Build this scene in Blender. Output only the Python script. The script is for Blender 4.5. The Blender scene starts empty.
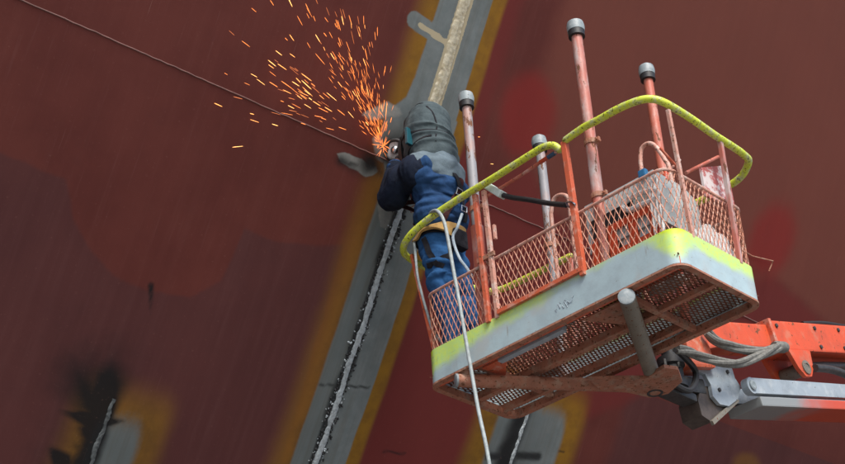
import bpy, bmesh, math, random
import numpy as np
from mathutils import Vector, Matrix, noise as mn
from mathutils.bvhtree import BVHTree
random.seed(7); rng = np.random.default_rng(7)
S = bpy.context.scene
COL = S.collection

# ------------------------------------------------------------------ camera
# World axes follow the work basket: X along its long side (away from the hull),
# Y along its short side, z = 0 at the basket's underside; the dock floor is at z = GZ.
F = 1588.19
CAM = Vector((5.9465, -6.1780, -4.1603))
FW = Vector((-0.5897, 0.6171, 0.5210)).normalized()
RT = Vector((0.6985, 0.7135, -0.0545)); RT = (RT - FW * RT.dot(FW)).normalized()
UP = RT.cross(FW).normalized()
GZ = CAM.z - 1.6
cam = bpy.data.cameras.new('camera'); co = bpy.data.objects.new('camera', cam); COL.objects.link(co)
co.matrix_world = Matrix(((RT.x, UP.x, -FW.x, CAM.x), (RT.y, UP.y, -FW.y, CAM.y), (RT.z, UP.z, -FW.z, CAM.z), (0, 0, 0, 1)))
cam.sensor_width = 36.0; cam.lens = 36.0 * F / 845.0; cam.clip_end = 2000; cam.clip_start = .05
S.camera = co
# ------------------------------------------------------------------ light
SUN_AZ = math.radians(-25)        # direction the light comes from, measured from +X towards +Y
SUN_EL = math.radians(48)
w = bpy.data.worlds.new('World'); S.world = w; w.use_nodes = True
nt = w.node_tree; bg = nt.nodes['Background']
sky = nt.nodes.new('ShaderNodeTexSky'); sky.sky_type = 'NISHITA'; sky.sun_disc = False
sky.sun_elevation = SUN_EL; sky.sun_rotation = math.pi / 2 - SUN_AZ
sky.air_density = 1.0; sky.dust_density = 3.0; sky.ozone_density = 1.0
nt.links.new(sky.outputs[0], bg.inputs[0]); bg.inputs[1].default_value = 0.115
sd = bpy.data.lights.new('sun', 'SUN'); so = bpy.data.objects.new('sun', sd); COL.objects.link(so)
sd.energy = 1.5; sd.angle = math.radians(16); sd.color = (1, .97, .92)
sv = Vector((math.cos(SUN_EL) * math.cos(SUN_AZ), math.cos(SUN_EL) * math.sin(SUN_AZ), math.sin(SUN_EL)))
so.rotation_euler = sv.to_track_quat('Z', 'Y').to_euler(); so.location = sv * 40
S.view_settings.view_transform = 'Standard'; S.view_settings.look = 'None'
S.view_settings.exposure = 0.9; S.view_settings.gamma = 1.0; S.view_settings.use_curve_mapping = False

# ------------------------------------------------------------------ helpers
def V(*a): return Vector(a[0] if len(a) == 1 else a)
def ray(px, py): return RT * ((px - 422.5) / F) - UP * ((py - 232) / F) + FW
def P(px, py, ax, val):                       # photo pixel -> point on the plane axis = val
    d = ray(px, py); return CAM + d * ((val - CAM[ax]) / d[ax])
HH = Vector((.0562, .9984, 0)).normalized(); HV = Vector((.5287, -.0298, .8483)).normalized()
HN = HH.cross(HV).normalized(); HN = HN if HN.x > 0 else -HN
HG = Vector((-.25, -.0045, 1.8182))
def PH(px, py, off=0.0):                      # photo pixel -> point on (or off) the hull plate
    d = ray(px, py); g = HG + HN * off
    return CAM + d * ((g - CAM).dot(HN) / d.dot(HN))

def tag(o, label=None, cat=None, group=None, kind=None):
    if label: o['label'] = label
    if cat: o['category'] = cat
    if group: o['group'] = group
    if kind: o['kind'] = kind
    return o
def adopt(o, parent):
    if parent is not None:
        o.parent = parent
        o.matrix_parent_inverse = (Matrix.Translation(parent.location)).inverted() if parent.type == 'EMPTY' else Matrix.Identity(4)
    return o
def empty(name, loc):
    o = bpy.data.objects.new(name, None); o.location = loc; o.empty_display_size = .1; COL.objects.link(o); return o

def crom(pts, n=8, closed=False):
    pts = [V(p) for p in pts]; N = len(pts); out = []
    rngk = range(N if closed else N - 1)
    for i in rngk:
        if closed: a, b, c, d = pts[i - 1], pts[i], pts[(i + 1) % N], pts[(i + 2) % N]
        else: a, b, c, d = pts[max(i - 1, 0)], pts[i], pts[i + 1], pts[min(i + 2, N - 1)]
        for k in range(n):
            t = k / n
            out.append(.5 * ((2 * b) + (c - a) * t + (2 * a - 5 * b + 4 * c - d) * t * t + (3 * b - a - 3 * c + d) * t ** 3))
    if not closed: out.append(pts[-1])
    return out

class MB:
    def __init__(s): s.v = []; s.f = []
    def add(s, vs, fs):
        b = len(s.v); s.v += [tuple(x) for x in vs]; s.f += [tuple(i + b for i in f) for f in fs]; return s
    def box(s, c, size, R=None, ch=0.0):
        c = V(c); x, y, z = [k / 2 for k in size]; R = R or Matrix.Identity(3)
        if ch <= 0:
            vs = [c + R @ V(i * x, j * y, k * z) for i in (-1, 1) for j in (-1, 1) for k in (-1, 1)]
            return s.add(vs, [(0, 1, 3, 2), (4, 6, 7, 5), (0, 4, 5, 1), (2, 3, 7, 6), (0, 2, 6, 4), (1, 5, 7, 3)])
        bm = bmesh.new(); bmesh.ops.create_cube(bm, size=1)
        for q in bm.verts: q.co = V(q.co.x * size[0], q.co.y * size[1], q.co.z * size[2])
        bmesh.ops.bevel(bm, geom=list(bm.edges), offset=ch, segments=2, affect='EDGES', profile=.7)
        bm.verts.index_update()
        s.add([c + R @ q.co for q in bm.verts], [[q.index for q in f.verts] for f in bm.faces]); bm.free(); return s
    def bar(s, a, b, wd, ht, up=(0, 0, 1), ch=0.0):
        a, b = V(a), V(b); d = (b - a); L = d.length; d = d.normalized(); u = V(up)
        sd_ = d.cross(u)
        if sd_.length < 1e-4: sd_ = d.cross(V(1, 0, 0))
        sd_.normalize(); u = sd_.cross(d)
        R = Matrix((d, sd_, u)).transposed()
        return s.box((a + b) / 2, (L, wd, ht), R, ch)
    def tube(s, pts, r, n=10, closed=False, cap=True, ell=None, ref=None, dome=False):
        pts = [V(p) for p in pts]; N = len(pts)
        rr = [r] * N if not hasattr(r, '__len__') else list(r)
        el = [1.0] * N if ell is None else ([ell] * N if not hasattr(ell, '__len__') else list(ell))
        if dome and not closed:
            a = pts[0] + (pts[0] - pts[1]).normalized() * rr[0]; b = pts[-1] + (pts[-1] - pts[-2]).normalized() * rr[-1]
            d0 = (a - pts[0]); d1 = (b - pts[-1]); r0, r1 = rr[0], rr[-1]
            pre = [(pts[0] + d0 * math.sin(t), r0 * math.cos(t)) for t in (1.45, 1.05, .55)]
            post = [(pts[-1] + d1 * math.sin(t), r1 * math.cos(t)) for t in (.55, 1.05, 1.45)]
            pts = [q[0] for q in pre] + pts + [q[0] for q in post]; rr = [q[1] for q in pre] + rr + [q[1] for q in post]
            el = [el[0]] * 3 + el + [el[-1]] * 3; N = len(pts)
        T = []
        for i in range(N):
            if closed: t = pts[(i + 1) % N] - pts[i - 1]
            else: t = pts[min(i + 1, N - 1)] - pts[max(i - 1, 0)]
            T.append(t.normalized() if t.length > 1e-9 else V(0, 0, 1))
        u = V(ref) if ref is not None else (V(0, 0, 1) if abs(T[0].z) < .9 else V(1, 0, 0))
        u = (u - T[0] * u.dot(T[0])).normalized(); vs = []
        for i in range(N):
            uu = V(ref) if ref is not None else u
            uu = uu - T[i] * uu.dot(T[i])
            if uu.length > 1e-5: u = uu.normalized()
            b = T[i].cross(u)
            for k in range(n):
                a = 2 * math.pi * k / n
                vs.append(pts[i] + u * (math.cos(a) * rr[i]) + b * (math.sin(a) * rr[i] * el[i]))
        fs = []
        for i in range(N if closed else N - 1):
            j = (i + 1) % N
            for k in range(n):
                l = (k + 1) % n; fs.append((i * n + k, i * n + l, j * n + l, j * n + k))
        if cap and not closed:
            fs.append(tuple(range(n - 1, -1, -1))); fs.append(tuple((N - 1) * n + k for k in range(n)))
        return s.add(vs, fs)
    def lathe(s, c, axis, prof, n=20):           # prof: (radius, height) pairs along axis, closed at both ends
        axis = V(axis).normalized(); u = axis.orthogonal().normalized(); b = axis.cross(u); c = V(c); vs = []; m = len(prof)
        for (r, h) in prof:
            for k in range(n):
                a = 2 * math.pi * k / n; vs.append(c + axis * h + (u * math.cos(a) + b * math.sin(a)) * max(r, 1e-4))
        fs = [(i * n + k, i * n + (k + 1) % n, (i + 1) * n + (k + 1) % n, (i + 1) * n + k) for i in range(m - 1) for k in range(n)]
        fs += [tuple(range(n - 1, -1, -1)), tuple((m - 1) * n + k for k in range(n))]
        return s.add(vs, fs)
    def prism(s, poly, o, ux, uy, th):            # polygon in the plane (ux, uy), thickness th along ux x uy, centred
        o, ux, uy = V(o), V(ux).normalized(), V(uy).normalized(); nn = ux.cross(uy).normalized(); m = len(poly)
        vs = [o + ux * a + uy * b + nn * (k * th / 2) for k in (-1, 1) for (a, b) in poly]
        fs = [tuple(range(m - 1, -1, -1)), tuple(range(m, 2 * m))] + [(i, (i + 1) % m, m + (i + 1) % m, m + i) for i in range(m)]
        return s.add(vs, fs)
    def sweep(s, loop, nor, prof):                # closed profile (out, z) swept round a closed loop
        N = len(loop); m = len(prof)
        vs = [V(p[0], p[1], 0) + V(q[0], q[1], 0) * o + V(0, 0, z) for p, q in zip(loop, nor) for (o, z) in prof]
        fs = [(i * m + k, i * m + (k + 1) % m, ((i + 1) % N) * m + (k + 1) % m, ((i + 1) % N) * m + k) for i in range(N) for k in range(m)]
        return s.add(vs, fs)
    def build(s, name, mat, parent=None, smooth=False, fixn=True, angle=40):
        me = bpy.data.meshes.new(name); me.from_pydata(s.v, [], s.f); me.update()
        if fixn:
            bm = bmesh.new(); bm.from_mesh(me); bmesh.ops.recalc_face_normals(bm, faces=bm.faces); bm.to_mesh(me); bm.free()
        if smooth:
            me.polygons.foreach_set('use_smooth', [True] * len(me.polygons)); me.set_sharp_from_angle(angle=math.radians(angle))
        for m_ in (mat if isinstance(mat, (list, tuple)) else [mat]): me.materials.append(m_)
        o = bpy.data.objects.new(name, me); COL.objects.link(o)
        return adopt(o, parent)

def set_attr(o, name, vals):
    a = o.data.attributes.new(name, 'FLOAT', 'POINT'); a.data.foreach_set('value', np.asarray(vals, dtype=np.float32))

# ------------------------------------------------------------------ materials
class NG:
    def __init__(s, name):
        s.m = bpy.data.materials.new(name); s.m.use_nodes = True; s.t = s.m.node_tree; s.b = s.t.nodes['Principled BSDF']
        tc = s.t.nodes.new('ShaderNodeTexCoord'); s.obj = tc.outputs['Object']
    def n(s, kind, **kw):
        q = s.t.nodes.new(kind)
        for k, v in kw.items(): setattr(q, k, v)
        return q
    def put(s, sock, val):
        if hasattr(val, 'links') or isinstance(val, bpy.types.NodeSocket): s.t.links.new(val, sock)
        elif hasattr(val, '__len__') and len(val) == 3 and sock.type == 'RGBA': sock.default_value = (*val, 1)
        else: sock.default_value = val
    def noise(s, scale=5, detail=4, rough=.55, vec=None, dist=0.0, stretch=None):
        q = s.n('ShaderNodeTexNoise'); v = vec or s.obj
        if stretch:
            mp = s.n('ShaderNodeMapping'); mp.inputs['Scale'].default_value = stretch; s.put(mp.inputs[0], v); v = mp.outputs[0]
        s.put(q.inputs['Vector'], v); q.inputs['Scale'].default_value = scale; q.inputs['Detail'].default_value = detail
        q.inputs['Roughness'].default_value = rough; q.inputs['Distortion'].default_value = dist; return q.outputs['Fac']
    def ramp(s, val, a, b, smooth=True):
        q = s.n('ShaderNodeMapRange'); q.interpolation_type = 'SMOOTHSTEP' if smooth else 'LINEAR'
        s.put(q.inputs[0], val); s.put(q.inputs[1], a); s.put(q.inputs[2], b); return q.outputs[0]
    def mth(s, op, a, b=0.0):
        q = s.n('ShaderNodeMath', operation=op); s.put(q.inputs[0], a); s.put(q.inputs[1], b); return q.outputs[0]
    def mix(s, fac, a, b, mode='MIX'):
        q = s.n('ShaderNodeMix', data_type='RGBA', blend_type=mode); s.put(q.inputs[0], fac); s.put(q.inputs[6], a); s.put(q.inputs[7], b); return q.outputs[2]
    def attr(s, name):
        q = s.n('ShaderNodeAttribute'); q.attribute_name = name; return q.outputs['Fac']
    def bump(s, h, strength=.3, dist=.01):
        q = s.n('ShaderNodeBump'); q.inputs['Strength'].default_value = strength; q.inputs['Distance'].default_value = dist
        s.put(q.inputs['Height'], h); s.put(s.b.inputs['Normal'], q.outputs[0])
    def out(s, col, rough=.6, metal=0.0, spec=.5):
        s.put(s.b.inputs['Base Color'], col); s.put(s.b.inputs['Roughness'], rough); s.put(s.b.inputs['Metallic'], metal)
        s.b.inputs['Specular IOR Level'].default_value = spec; return s.m

RUST = (.11, .045, .022); RUST2 = (.22, .085, .035)
def worn(name, base, alt, chip, altamt=.5, chipamt=.32, scale=14, rough=.55, stretch=None, grime=.25):
    g = NG(name)
    a = g.ramp(g.noise(scale, 5, .6, stretch=stretch), .62 - altamt * .3, .70)
    c = g.ramp(g.noise(scale * 2.7, 6, .65, stretch=stretch), .70 - chipamt * .3, .72 - chipamt * .26)
    col = g.mix(a, base, alt)
    rc = g.mix(g.noise(60, 3), RUST, RUST2) if chip is None else chip
    col = g.mix(c, col, rc)
    d = g.ramp(g.noise(4, 5, .7), .45, .75); col = g.mix(g.mth('MULTIPLY', d, grime), col, (.05, .042, .036))
    g.bump(g.mth('SUBTRACT', g.noise(90, 3), g.mth('MULTIPLY', c, 1.5)), .35, .002)
    return g.out(col, g.mth('ADD', g.mth('MULTIPLY', c, .3), rough))
def fabric(name, base, dark, scale=9, weave=900, rough=.9):
    g = NG(name)
    col = g.mix(g.ramp(g.noise(scale, 5, .65), .35, .75), base, dark)
    g.bump(g.mth('ADD', g.mth('MULTIPLY', g.noise(weave, 2), .15), g.noise(38, 4, .6)), .5, .008)
    return g.out(col, rough, 0, .2)
def plain(name, base, var=.25, scale=25, rough=.6, metal=0.0, bump=.15):
    g = NG(name); col = g.mix(g.mth('MULTIPLY', g.ramp(g.noise(scale, 5, .65), .35, .7), var * 2), base, tuple(c * .45 for c in base))
    g.bump(g.noise(scale * 4, 3), bump, .003); return g.out(col, rough, metal)

M = {}
M['orange'] = worn('orange_red_paint', (.58, .12, .055), (.64, .30, .22), None, .45, .30, 16, .5)
M['orange_deep'] = worn('boom_paint', (.66, .085, .025), (.60, .16, .085), None, .35, .28, 7, .55, grime=.3)
M['rustorange'] = worn('rusty_orange', (.38, .15, .09), (.38, .24, .17), None, .6, .40, 18, .7, grime=.45)
M['yellow'] = worn('fluorescent_yellow_paint', (.60, .70, .05), (.52, .56, .30), (.10, .075, .04), .6, .41, 26, .5, grime=.18)
M['meshpaint'] = worn('mesh_paint', (.56, .23, .145), (.60, .38, .29), None, .55, .42, 30, .65)
M['floormesh'] = worn('floor_mesh_steel', (.19, .065, .035), (.15, .11, .08), None, .5, .5, 20, .7, grime=.4)
M['pole'] = worn('pole_paint', (.48, .15, .11), (.52, .47, .45), None, .7, .38, 11, .5, stretch=(1, 1, .35))
M['pole_red'] = worn('pole_red_paint', (.50, .13, .08), (.58, .36, .31), None, .5, .3, 13, .5, stretch=(1, 1, .35))
M['pole_grey'] = worn('pole_grey_paint', (.30, .30, .32), (.42, .24, .20), None, .5, .4, 9, .5, stretch=(1, 1, .35))
M['pink'] = worn('faded_pink_paint', (.58, .29, .22), (.64, .50, .44), None, .55, .36, 18, .6)
M['galv'] = worn('galvanised', (.24, .29, .31), (.36, .40, .41), (.12, .11, .10), .6, .25, 25, .5)
M['dark'] = plain('black_rubber', (.02, .021, .023), .3, 30, .55)
M['darkgrey'] = plain('dark_steel', (.06, .06, .06), .35, 30, .5, .3)
M['grey'] = worn('grey_machine_paint', (.32, .38, .43), (.42, .47, .50), (.13, .10, .08), .5, .2, 12, .5, grime=.3)
M['olive'] = worn('olive_grey_steel', (.20, .185, .15), (.28, .25, .2), None, .6, .3, 16, .55, grime=.4)
M['hose'] = plain('pale_hose', (.36, .42, .43), .3, 30, .6)
M['hosegrey'] = plain('grey_sleeved_hose', (.20, .20, .18), .4, 35, .75)
M['white'] = plain('dirty_white_plastic', (.70, .71, .70), .2, 12, .5)
M['paleblue'] = plain('pale_blue_plastic', (.46, .58, .62), .25, 10, .5)
M['palegrey'] = worn('pale_grey_console', (.44, .49, .49), (.54, .58, .57), (.2, .17, .13), .5, .25, 16, .5)
M['redplastic'] = plain('red_orange_plastic', (.60, .08, .03), .2, 14, .45)
M['bluep'] = plain('blue_plastic', (.03, .16, .33), .15, 14, .4)
M['tape'] = plain('dark_blue_tape', (.04, .09, .16), .2, 14, .5)
M['jacket'] = fabric('blue_overall', (.022, .068, .175), (.012, .034, .09))
M['trouser'] = fabric('blue_trousers', (.030, .115, .285), (.018, .065, .17))
M['sleeve'] = fabric('navy_sleeve', (.010, .016, .034), (.006, .009, .018))
M['hood'] = fabric('grey_hood', (.080, .108, .118), (.045, .062, .07))
M['cape'] = fabric('pale_grey_cape', (.15, .20, .235), (.10, .135, .16))
M['glove'] = fabric('leather_glove', (.13, .055, .04), (.07, .03, .024))
M['boot'] = plain('boot_leather', (.03, .024, .02), .3, 20, .6)
M['strap'] = fabric('dark_red_webbing', (.07, .022, .022), (.03, .012, .014), 20)
M['strapb'] = fabric('black_webbing', (.014, .014, .018), (.03, .03, .035), 20)
M['tan'] = fabric('tan_belt_pad', (.42, .27, .10), (.30, .17, .06), 14)
M['skin'] = plain('skin', (.35, .2, .14), .1, 10, .5)
M['visor'] = plain('visor_blue', (.02, .10, .13), .1, 10, .2)
M['chrome'] = plain('bare_steel', (.55, .57, .6), .2, 40, .25, 1.0)
M['grblue'] = plain('grinder_casing', (.03, .06, .14), .15, 20, .4)
M['wheel'] = plain('abrasive_disc', (.42, .44, .45), .3, 60, .8)
M['wood'] = plain('timber', (.25, .17, .1), .4, 6, .8)

# toe board: pale grey-blue with fluorescent spray where the attribute says so
g = NG('toe_board_paint')
n1 = g.noise(9, 6, .65); n2 = g.noise(40, 5, .65)
base = g.mix(g.ramp(n1, .35, .7), (.40, .53, .57), (.34, .44, .48))
base = g.mix(g.ramp(g.noise(3.5, 4, .6), .5, .7), base, (.40, .46, .47))
yv = g.mth('ADD', g.attr('yel'), g.mth('MULTIPLY', g.mth('SUBTRACT', n1, .5), .9))
ym = g.mth('MULTIPLY', g.ramp(yv, .20, .95), .9)
base = g.mix(ym, base, g.mix(g.ramp(n2, .3, .7), (.62, .80, .10), (.48, .74, .22)))
base = g.mix(g.ramp(g.mth('ADD', g.attr('str'), g.mth('MULTIPLY', g.mth('SUBTRACT', n1, .5), .6)), .35, .95), base, (.60, .76, .02))
sc = g.ramp(g.noise(26, 6, .7, stretch=(1, 1, 3)), .645, .69)
scx = g.ramp(g.noise(40, 4, .6, stretch=(.25, .25, 4)), .66, .70); base = g.mix(g.mth('MULTIPLY', scx, .55), base, (.22, .20, .17))
drp = g.mth('MULTIPLY', g.ramp(g.noise(34, 4, .6, stretch=(1, 1, .12)), .60, .74), g.ramp(g.noise(5, 4, .6), .45, .62)); base = g.mix(g.mth('MULTIPLY', drp, .5), base, (.20, .13, .08))
base = g.mix(sc, base, g.mix(g.noise(70, 2), RUST, (.2, .16, .13)))
g.bump(g.mth('SUBTRACT', g.noise(70, 3), sc), .25, .002)
M['toe'] = g.out(base, .5)

# hull paint: where each coat lies comes from attributes measured on the plate, the coats' edges and grain from noise
g = NG('hull_paint')
huv = g.n('ShaderNodeAttribute'); huv.attribute_name = 'huv'; hv = huv.outputs['Vector']
nA = g.noise(1.3, 5, .6, hv); nB = g.noise(7, 6, .65, hv); nC = g.noise(45, 4, .6, hv)
st = g.noise(9, 5, .6, hv, stretch=(1.6, .07, 1)); st2 = g.noise(30, 4, .6, hv, stretch=(1.5, .06, 1))
oxide = g.mix(g.ramp(nA, .35, .65), (.106, .024, .019), (.128, .031, .024))
oxide = g.mix(g.mth('MULTIPLY', g.ramp(st, .45, .75), .08), oxide, (.18, .075, .062))
oxide = g.mix(g.mth('MULTIPLY', g.ramp(st2, .56, .78), .12), oxide, (.22, .11, .10))
oxide = g.mix(g.mth('MULTIPLY', g.ramp(nB, .5, .8), .25), oxide, (.09, .030, .026))
def amask(name, amp=.25, lo=.4, hi=.6, nz=None):
    return g.ramp(g.mth('ADD', g.attr(name), g.mth('MULTIPLY', g.mth('SUBTRACT', nz if nz is not None else nB, .5), amp)), lo, hi)
col = g.mix(g.mth('MULTIPLY', amask('brown', .3, .25, .8), .80), oxide, (.172, .052, .036))
col = g.mix(g.mth('MULTIPLY', amask('dull', .30, .25, .75), .52), col, g.mix(g.ramp(st, .35, .85), (.064, .027, .030), (.078, .036, .039)))
col = g.mix(g.mth('MULTIPLY', amask('crimson', .3, .3, .7), .85), col, g.mix(nB, (.165, .022, .020), (.135, .024, .021)))
col = g.mix(g.mth('MULTIPLY', amask('red', .30, .05, .95), .82), col, (.21, .020, .017))
col = g.mix(g.mth('MULTIPLY', amask('yellow', .30, .12, .92), .95), col, g.mix(g.ramp(nB, .3, .7), (.28, .140, .011), (.20, .098, .013)))
gr = g.mix(g.ramp(nB, .3, .75), (.150, .178, .180), (.20, .228, .23))
gr = g.mix(g.mth('MULTIPLY', g.ramp(st, .42, .7), .4), gr, (.11, .105, .085))
col = g.mix(amask('grey', .55, .25, .75, g.mth('ADD', g.mth('MULTIPLY', st, .7), g.mth('MULTIPLY', nC, .3))), col, gr)
col = g.mix(amask('bare', .7, .35, .75), col, g.mix(nC, (.20, .21, .20), (.32, .33, .31)))
col = g.mix(amask('tan', .6, .40, .62, nC), col, g.mix(nB, (.52, .45, .30), (.40, .35, .24)))
col = g.mix(g.mth('MULTIPLY', amask('soot_shade', .35, .05, 1.05), .97), col, (.008, .008, .009))  # black scorch marks, plus the shade painted in round the lower seams
col = g.mix(g.mth('MULTIPLY', g.ramp(nC, .60, .80), .18), col, (.30, .16, .13))
scr = g.ramp(g.noise(60, 3, .5, hv, stretch=(1.7, .03, 1)), .70, .76); scrm = g.ramp(g.noise(1.1, 3, .5, hv), .48, .66)
col = g.mix(g.mth('MULTIPLY', g.mth('MULTIPLY', scr, scrm), .5), col, (.32, .20, .18))
run = g.mth('MULTIPLY', g.ramp(g.noise(24, 4, .6, hv, stretch=(1, .10, 1)), .64, .74), g.ramp(g.noise(2.3, 4, .6, hv), .52, .68))
col = g.mix(g.mth('MULTIPLY', run, .35), col, (.06, .024, .016))
vv_ = g.mth('ADD', .80, g.mth('MULTIPLY', g.mth('ADD', g.mth('MULTIPLY', st, .28), g.mth('ADD', g.mth('MULTIPLY', nA, .25), g.mth('MULTIPLY', nB, .25))), .40))
cmb = g.n('ShaderNodeCombineColor'); [g.put(cmb.inputs[k], vv_) for k in range(3)]
col = g.mix(1.0, col, cmb.outputs[0], 'MULTIPLY')
spk = g.ramp(g.noise(110, 2, .5, hv), .78, .82); col = g.mix(g.mth('MULTIPLY', spk, .5), col, (.04, .02, .016))
ht = g.mth('ADD', g.mth('MULTIPLY', nB, .6), g.mth('ADD', g.mth('MULTIPLY', st, 1.0), g.mth('MULTIPLY', nC, .25)))
g.bump(ht, .15, .005)
M['hull'] = g.out(col, g.mth('ADD', .62, g.mth('MULTIPLY', nB, .25)), 0, .22)

g = NG('weld_upper'); a = g.noise(26, 6, .7); c = g.mix(g.ramp(a, .38, .6), (.42, .37, .25), (.58, .54, .41)); g.bump(g.noise(40, 4, .6), .35, .006); M['weld_tan'] = g.out(c, .75)
g = NG('weld_lower'); a = g.noise(30, 6, .7); c = g.mix(g.ramp(a, .35, .62), (.30, .34, .36), (.48, .54, .57)); g.bump(g.noise(60, 4, .7), .7, .008); M['weld_grey'] = g.out(c, .55, .2)
M['weld_dark'] = plain('sooty_weld', (.10, .115, .12), .4, 30, .7)
M['burr'] = plain('charred_burr', (.025, .026, .028), .4, 30, .8)
g = NG('dock_concrete'); a = g.noise(.6, 8, .65); c = g.mix(a, (.17, .165, .158), (.24, .235, .22)); c = g.mix(g.ramp(g.noise(.15, 5), .5, .65), c, (.13, .125, .12)); g.bump(g.noise(20, 6), .3, .02); M['dock'] = g.out(c, .85)
def emis(name, c, s):
    g = NG(name); g.b.inputs['Base Color'].default_value = (*c, 1); g.b.inputs['Emission Color'].default_value = (*c, 1); g.b.inputs['Emission Strength'].default_value = s; return g.m
M['spark'] = [emis('spark_orange', (1, .27, .06), .72), emis('spark_amber', (1, .36, .09), 1.05), emis('spark_dim', (.8, .22, .07), .24), emis('spark_hot', (1, .46, .13), 1.3)]

# ------------------------------------------------------------------ ground
b = MB(); R_ = 300
b.add([(-R_, -R_, GZ), (R_, -R_, GZ), (R_, R_, GZ), (-R_, R_, GZ)], [(0, 1, 2, 3)])
tag(b.build('dock_floor', M['dock'], fixn=False), 'grey concrete floor of the dry dock', kind='structure')

# ------------------------------------------------------------------ ship hull
# profile along v: straight flared plating where the work is done, standing up towards the sheer, rounding down to the dock
_tab_v = np.arange(-12.0, 14.01, .02); i0 = int(np.argmin(abs(_tab_v)))
ang0 = math.asin(HV.z)
ang = np.where(_tab_v > 3.4, np.minimum(ang0 + (_tab_v - 3.4) * .05, math.radians(80)), np.where(_tab_v < -3.0, np.minimum(ang0 + (-3.0 - _tab_v) * .10, math.radians(92)), ang0)) + .018 * np.clip(_tab_v, -3, 3.4)
cx = np.concatenate([[0], np.cumsum((np.cos(ang[1:]) + np.cos(ang[:-1])) * .01)]); cz = np.concatenate([[0], np.cumsum((np.sin(ang[1:]) + np.sin(ang[:-1])) * .01)])
cx -= cx[i0]; cz -= cz[i0]
HX = Vector((HV.x, HV.y, 0)).normalized()
VBOT = float(np.interp(GZ + .02 - HG.z, cz, _tab_v)); VTOP = 12.0
def hullpt(u, v, off=0.0):
    u = np.asarray(u, float); v = np.asarray(v, float)
    a = np.interp(v, _tab_v, cx); z = np.interp(v, _tab_v, cz)
    wav = .004 * np.sin(u * 2.3 + .6 * np.sin(v * 1.7)) * np.cos(v * 1.9 + .4)
    far = -.006 * np.clip(np.abs(u - 1.5) - 4.5, 0, None) ** 2
    o = off + wav + far
    return np.stack([HG.x + HH.x * u + HX.x * a + HN.x * o, HG.y + HH.y * u + HX.y * a + HN.y * o, HG.z + z + HN.z * o], -1)
def sm(x, a, b):
    t = np.clip((x - a) / (b - a), 0, 1); return t * t * (3 - 2 * t)
def fbm(u, v, s, seed=0, octv=4):
    o = np.zeros_like(u); amp = 1
    rg = np.random.default_rng(seed)
    for k in range(octv):
        for _ in range(3):
            a = rg.uniform(0, 2 * math.pi); p = rg.uniform(0, 6.28); q = s * 2 ** k * rg.uniform(.7, 1.3)
            o += amp * np.sin((u * math.cos(a) + v * math.sin(a)) * q + p + 1.3 * np.sin((v * math.cos(a) - u * math.sin(a)) * q * .6 + p * 2))
        amp *= .5
    return o / 5
def uvpx(px, py):
    p = PH(px, py) - HG; return p.dot(HH), p.dot(HV)
def seg(u, v, a, b):                         # distance to a segment and the parameter along it
    ax, ay = a; bx, by = b; dx, dy = bx - ax, by - ay
    t = np.clip(((u - ax) * dx + (v - ay) * dy) / (dx * dx + dy * dy), 0, 1)
    return np.hypot(u - ax - t * dx, v - ay - t * dy), t
def blob(u, v, c, a, bb, rot=0.0, soft=.25):
    du, dv = u - c[0], v - c[1]; cr, sr = math.cos(rot), math.sin(rot)
    r = np.hypot((du * cr + dv * sr) / a, (-du * sr + dv * cr) / bb); return 1 - sm(r, 1 - soft, 1 + soft)
def inpoly(u, v, poly, soft):                # soft inside-ness of a polygon
    ins = np.zeros(u.shape, bool); d = np.full(u.shape, 1e9)
    for i in range(len(poly)):
        a, b_ = poly[i - 1], poly[i]
        c = ((a[1] > v) != (b_[1] > v)) & (u < (b_[0] - a[0]) * (v - a[1]) / (b_[1] - a[1] + 1e-12) + a[0])
        ins ^= c; d = np.minimum(d, seg(u, v, a, b_)[0])
    return sm(np.where(ins, d, -d), -soft, soft)
SEAM = .262; HS = -.045
SEAM2 = 1.89; SEAM3 = -1.30; TOP2 = -1.18; TOP3 = -2.05
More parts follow.
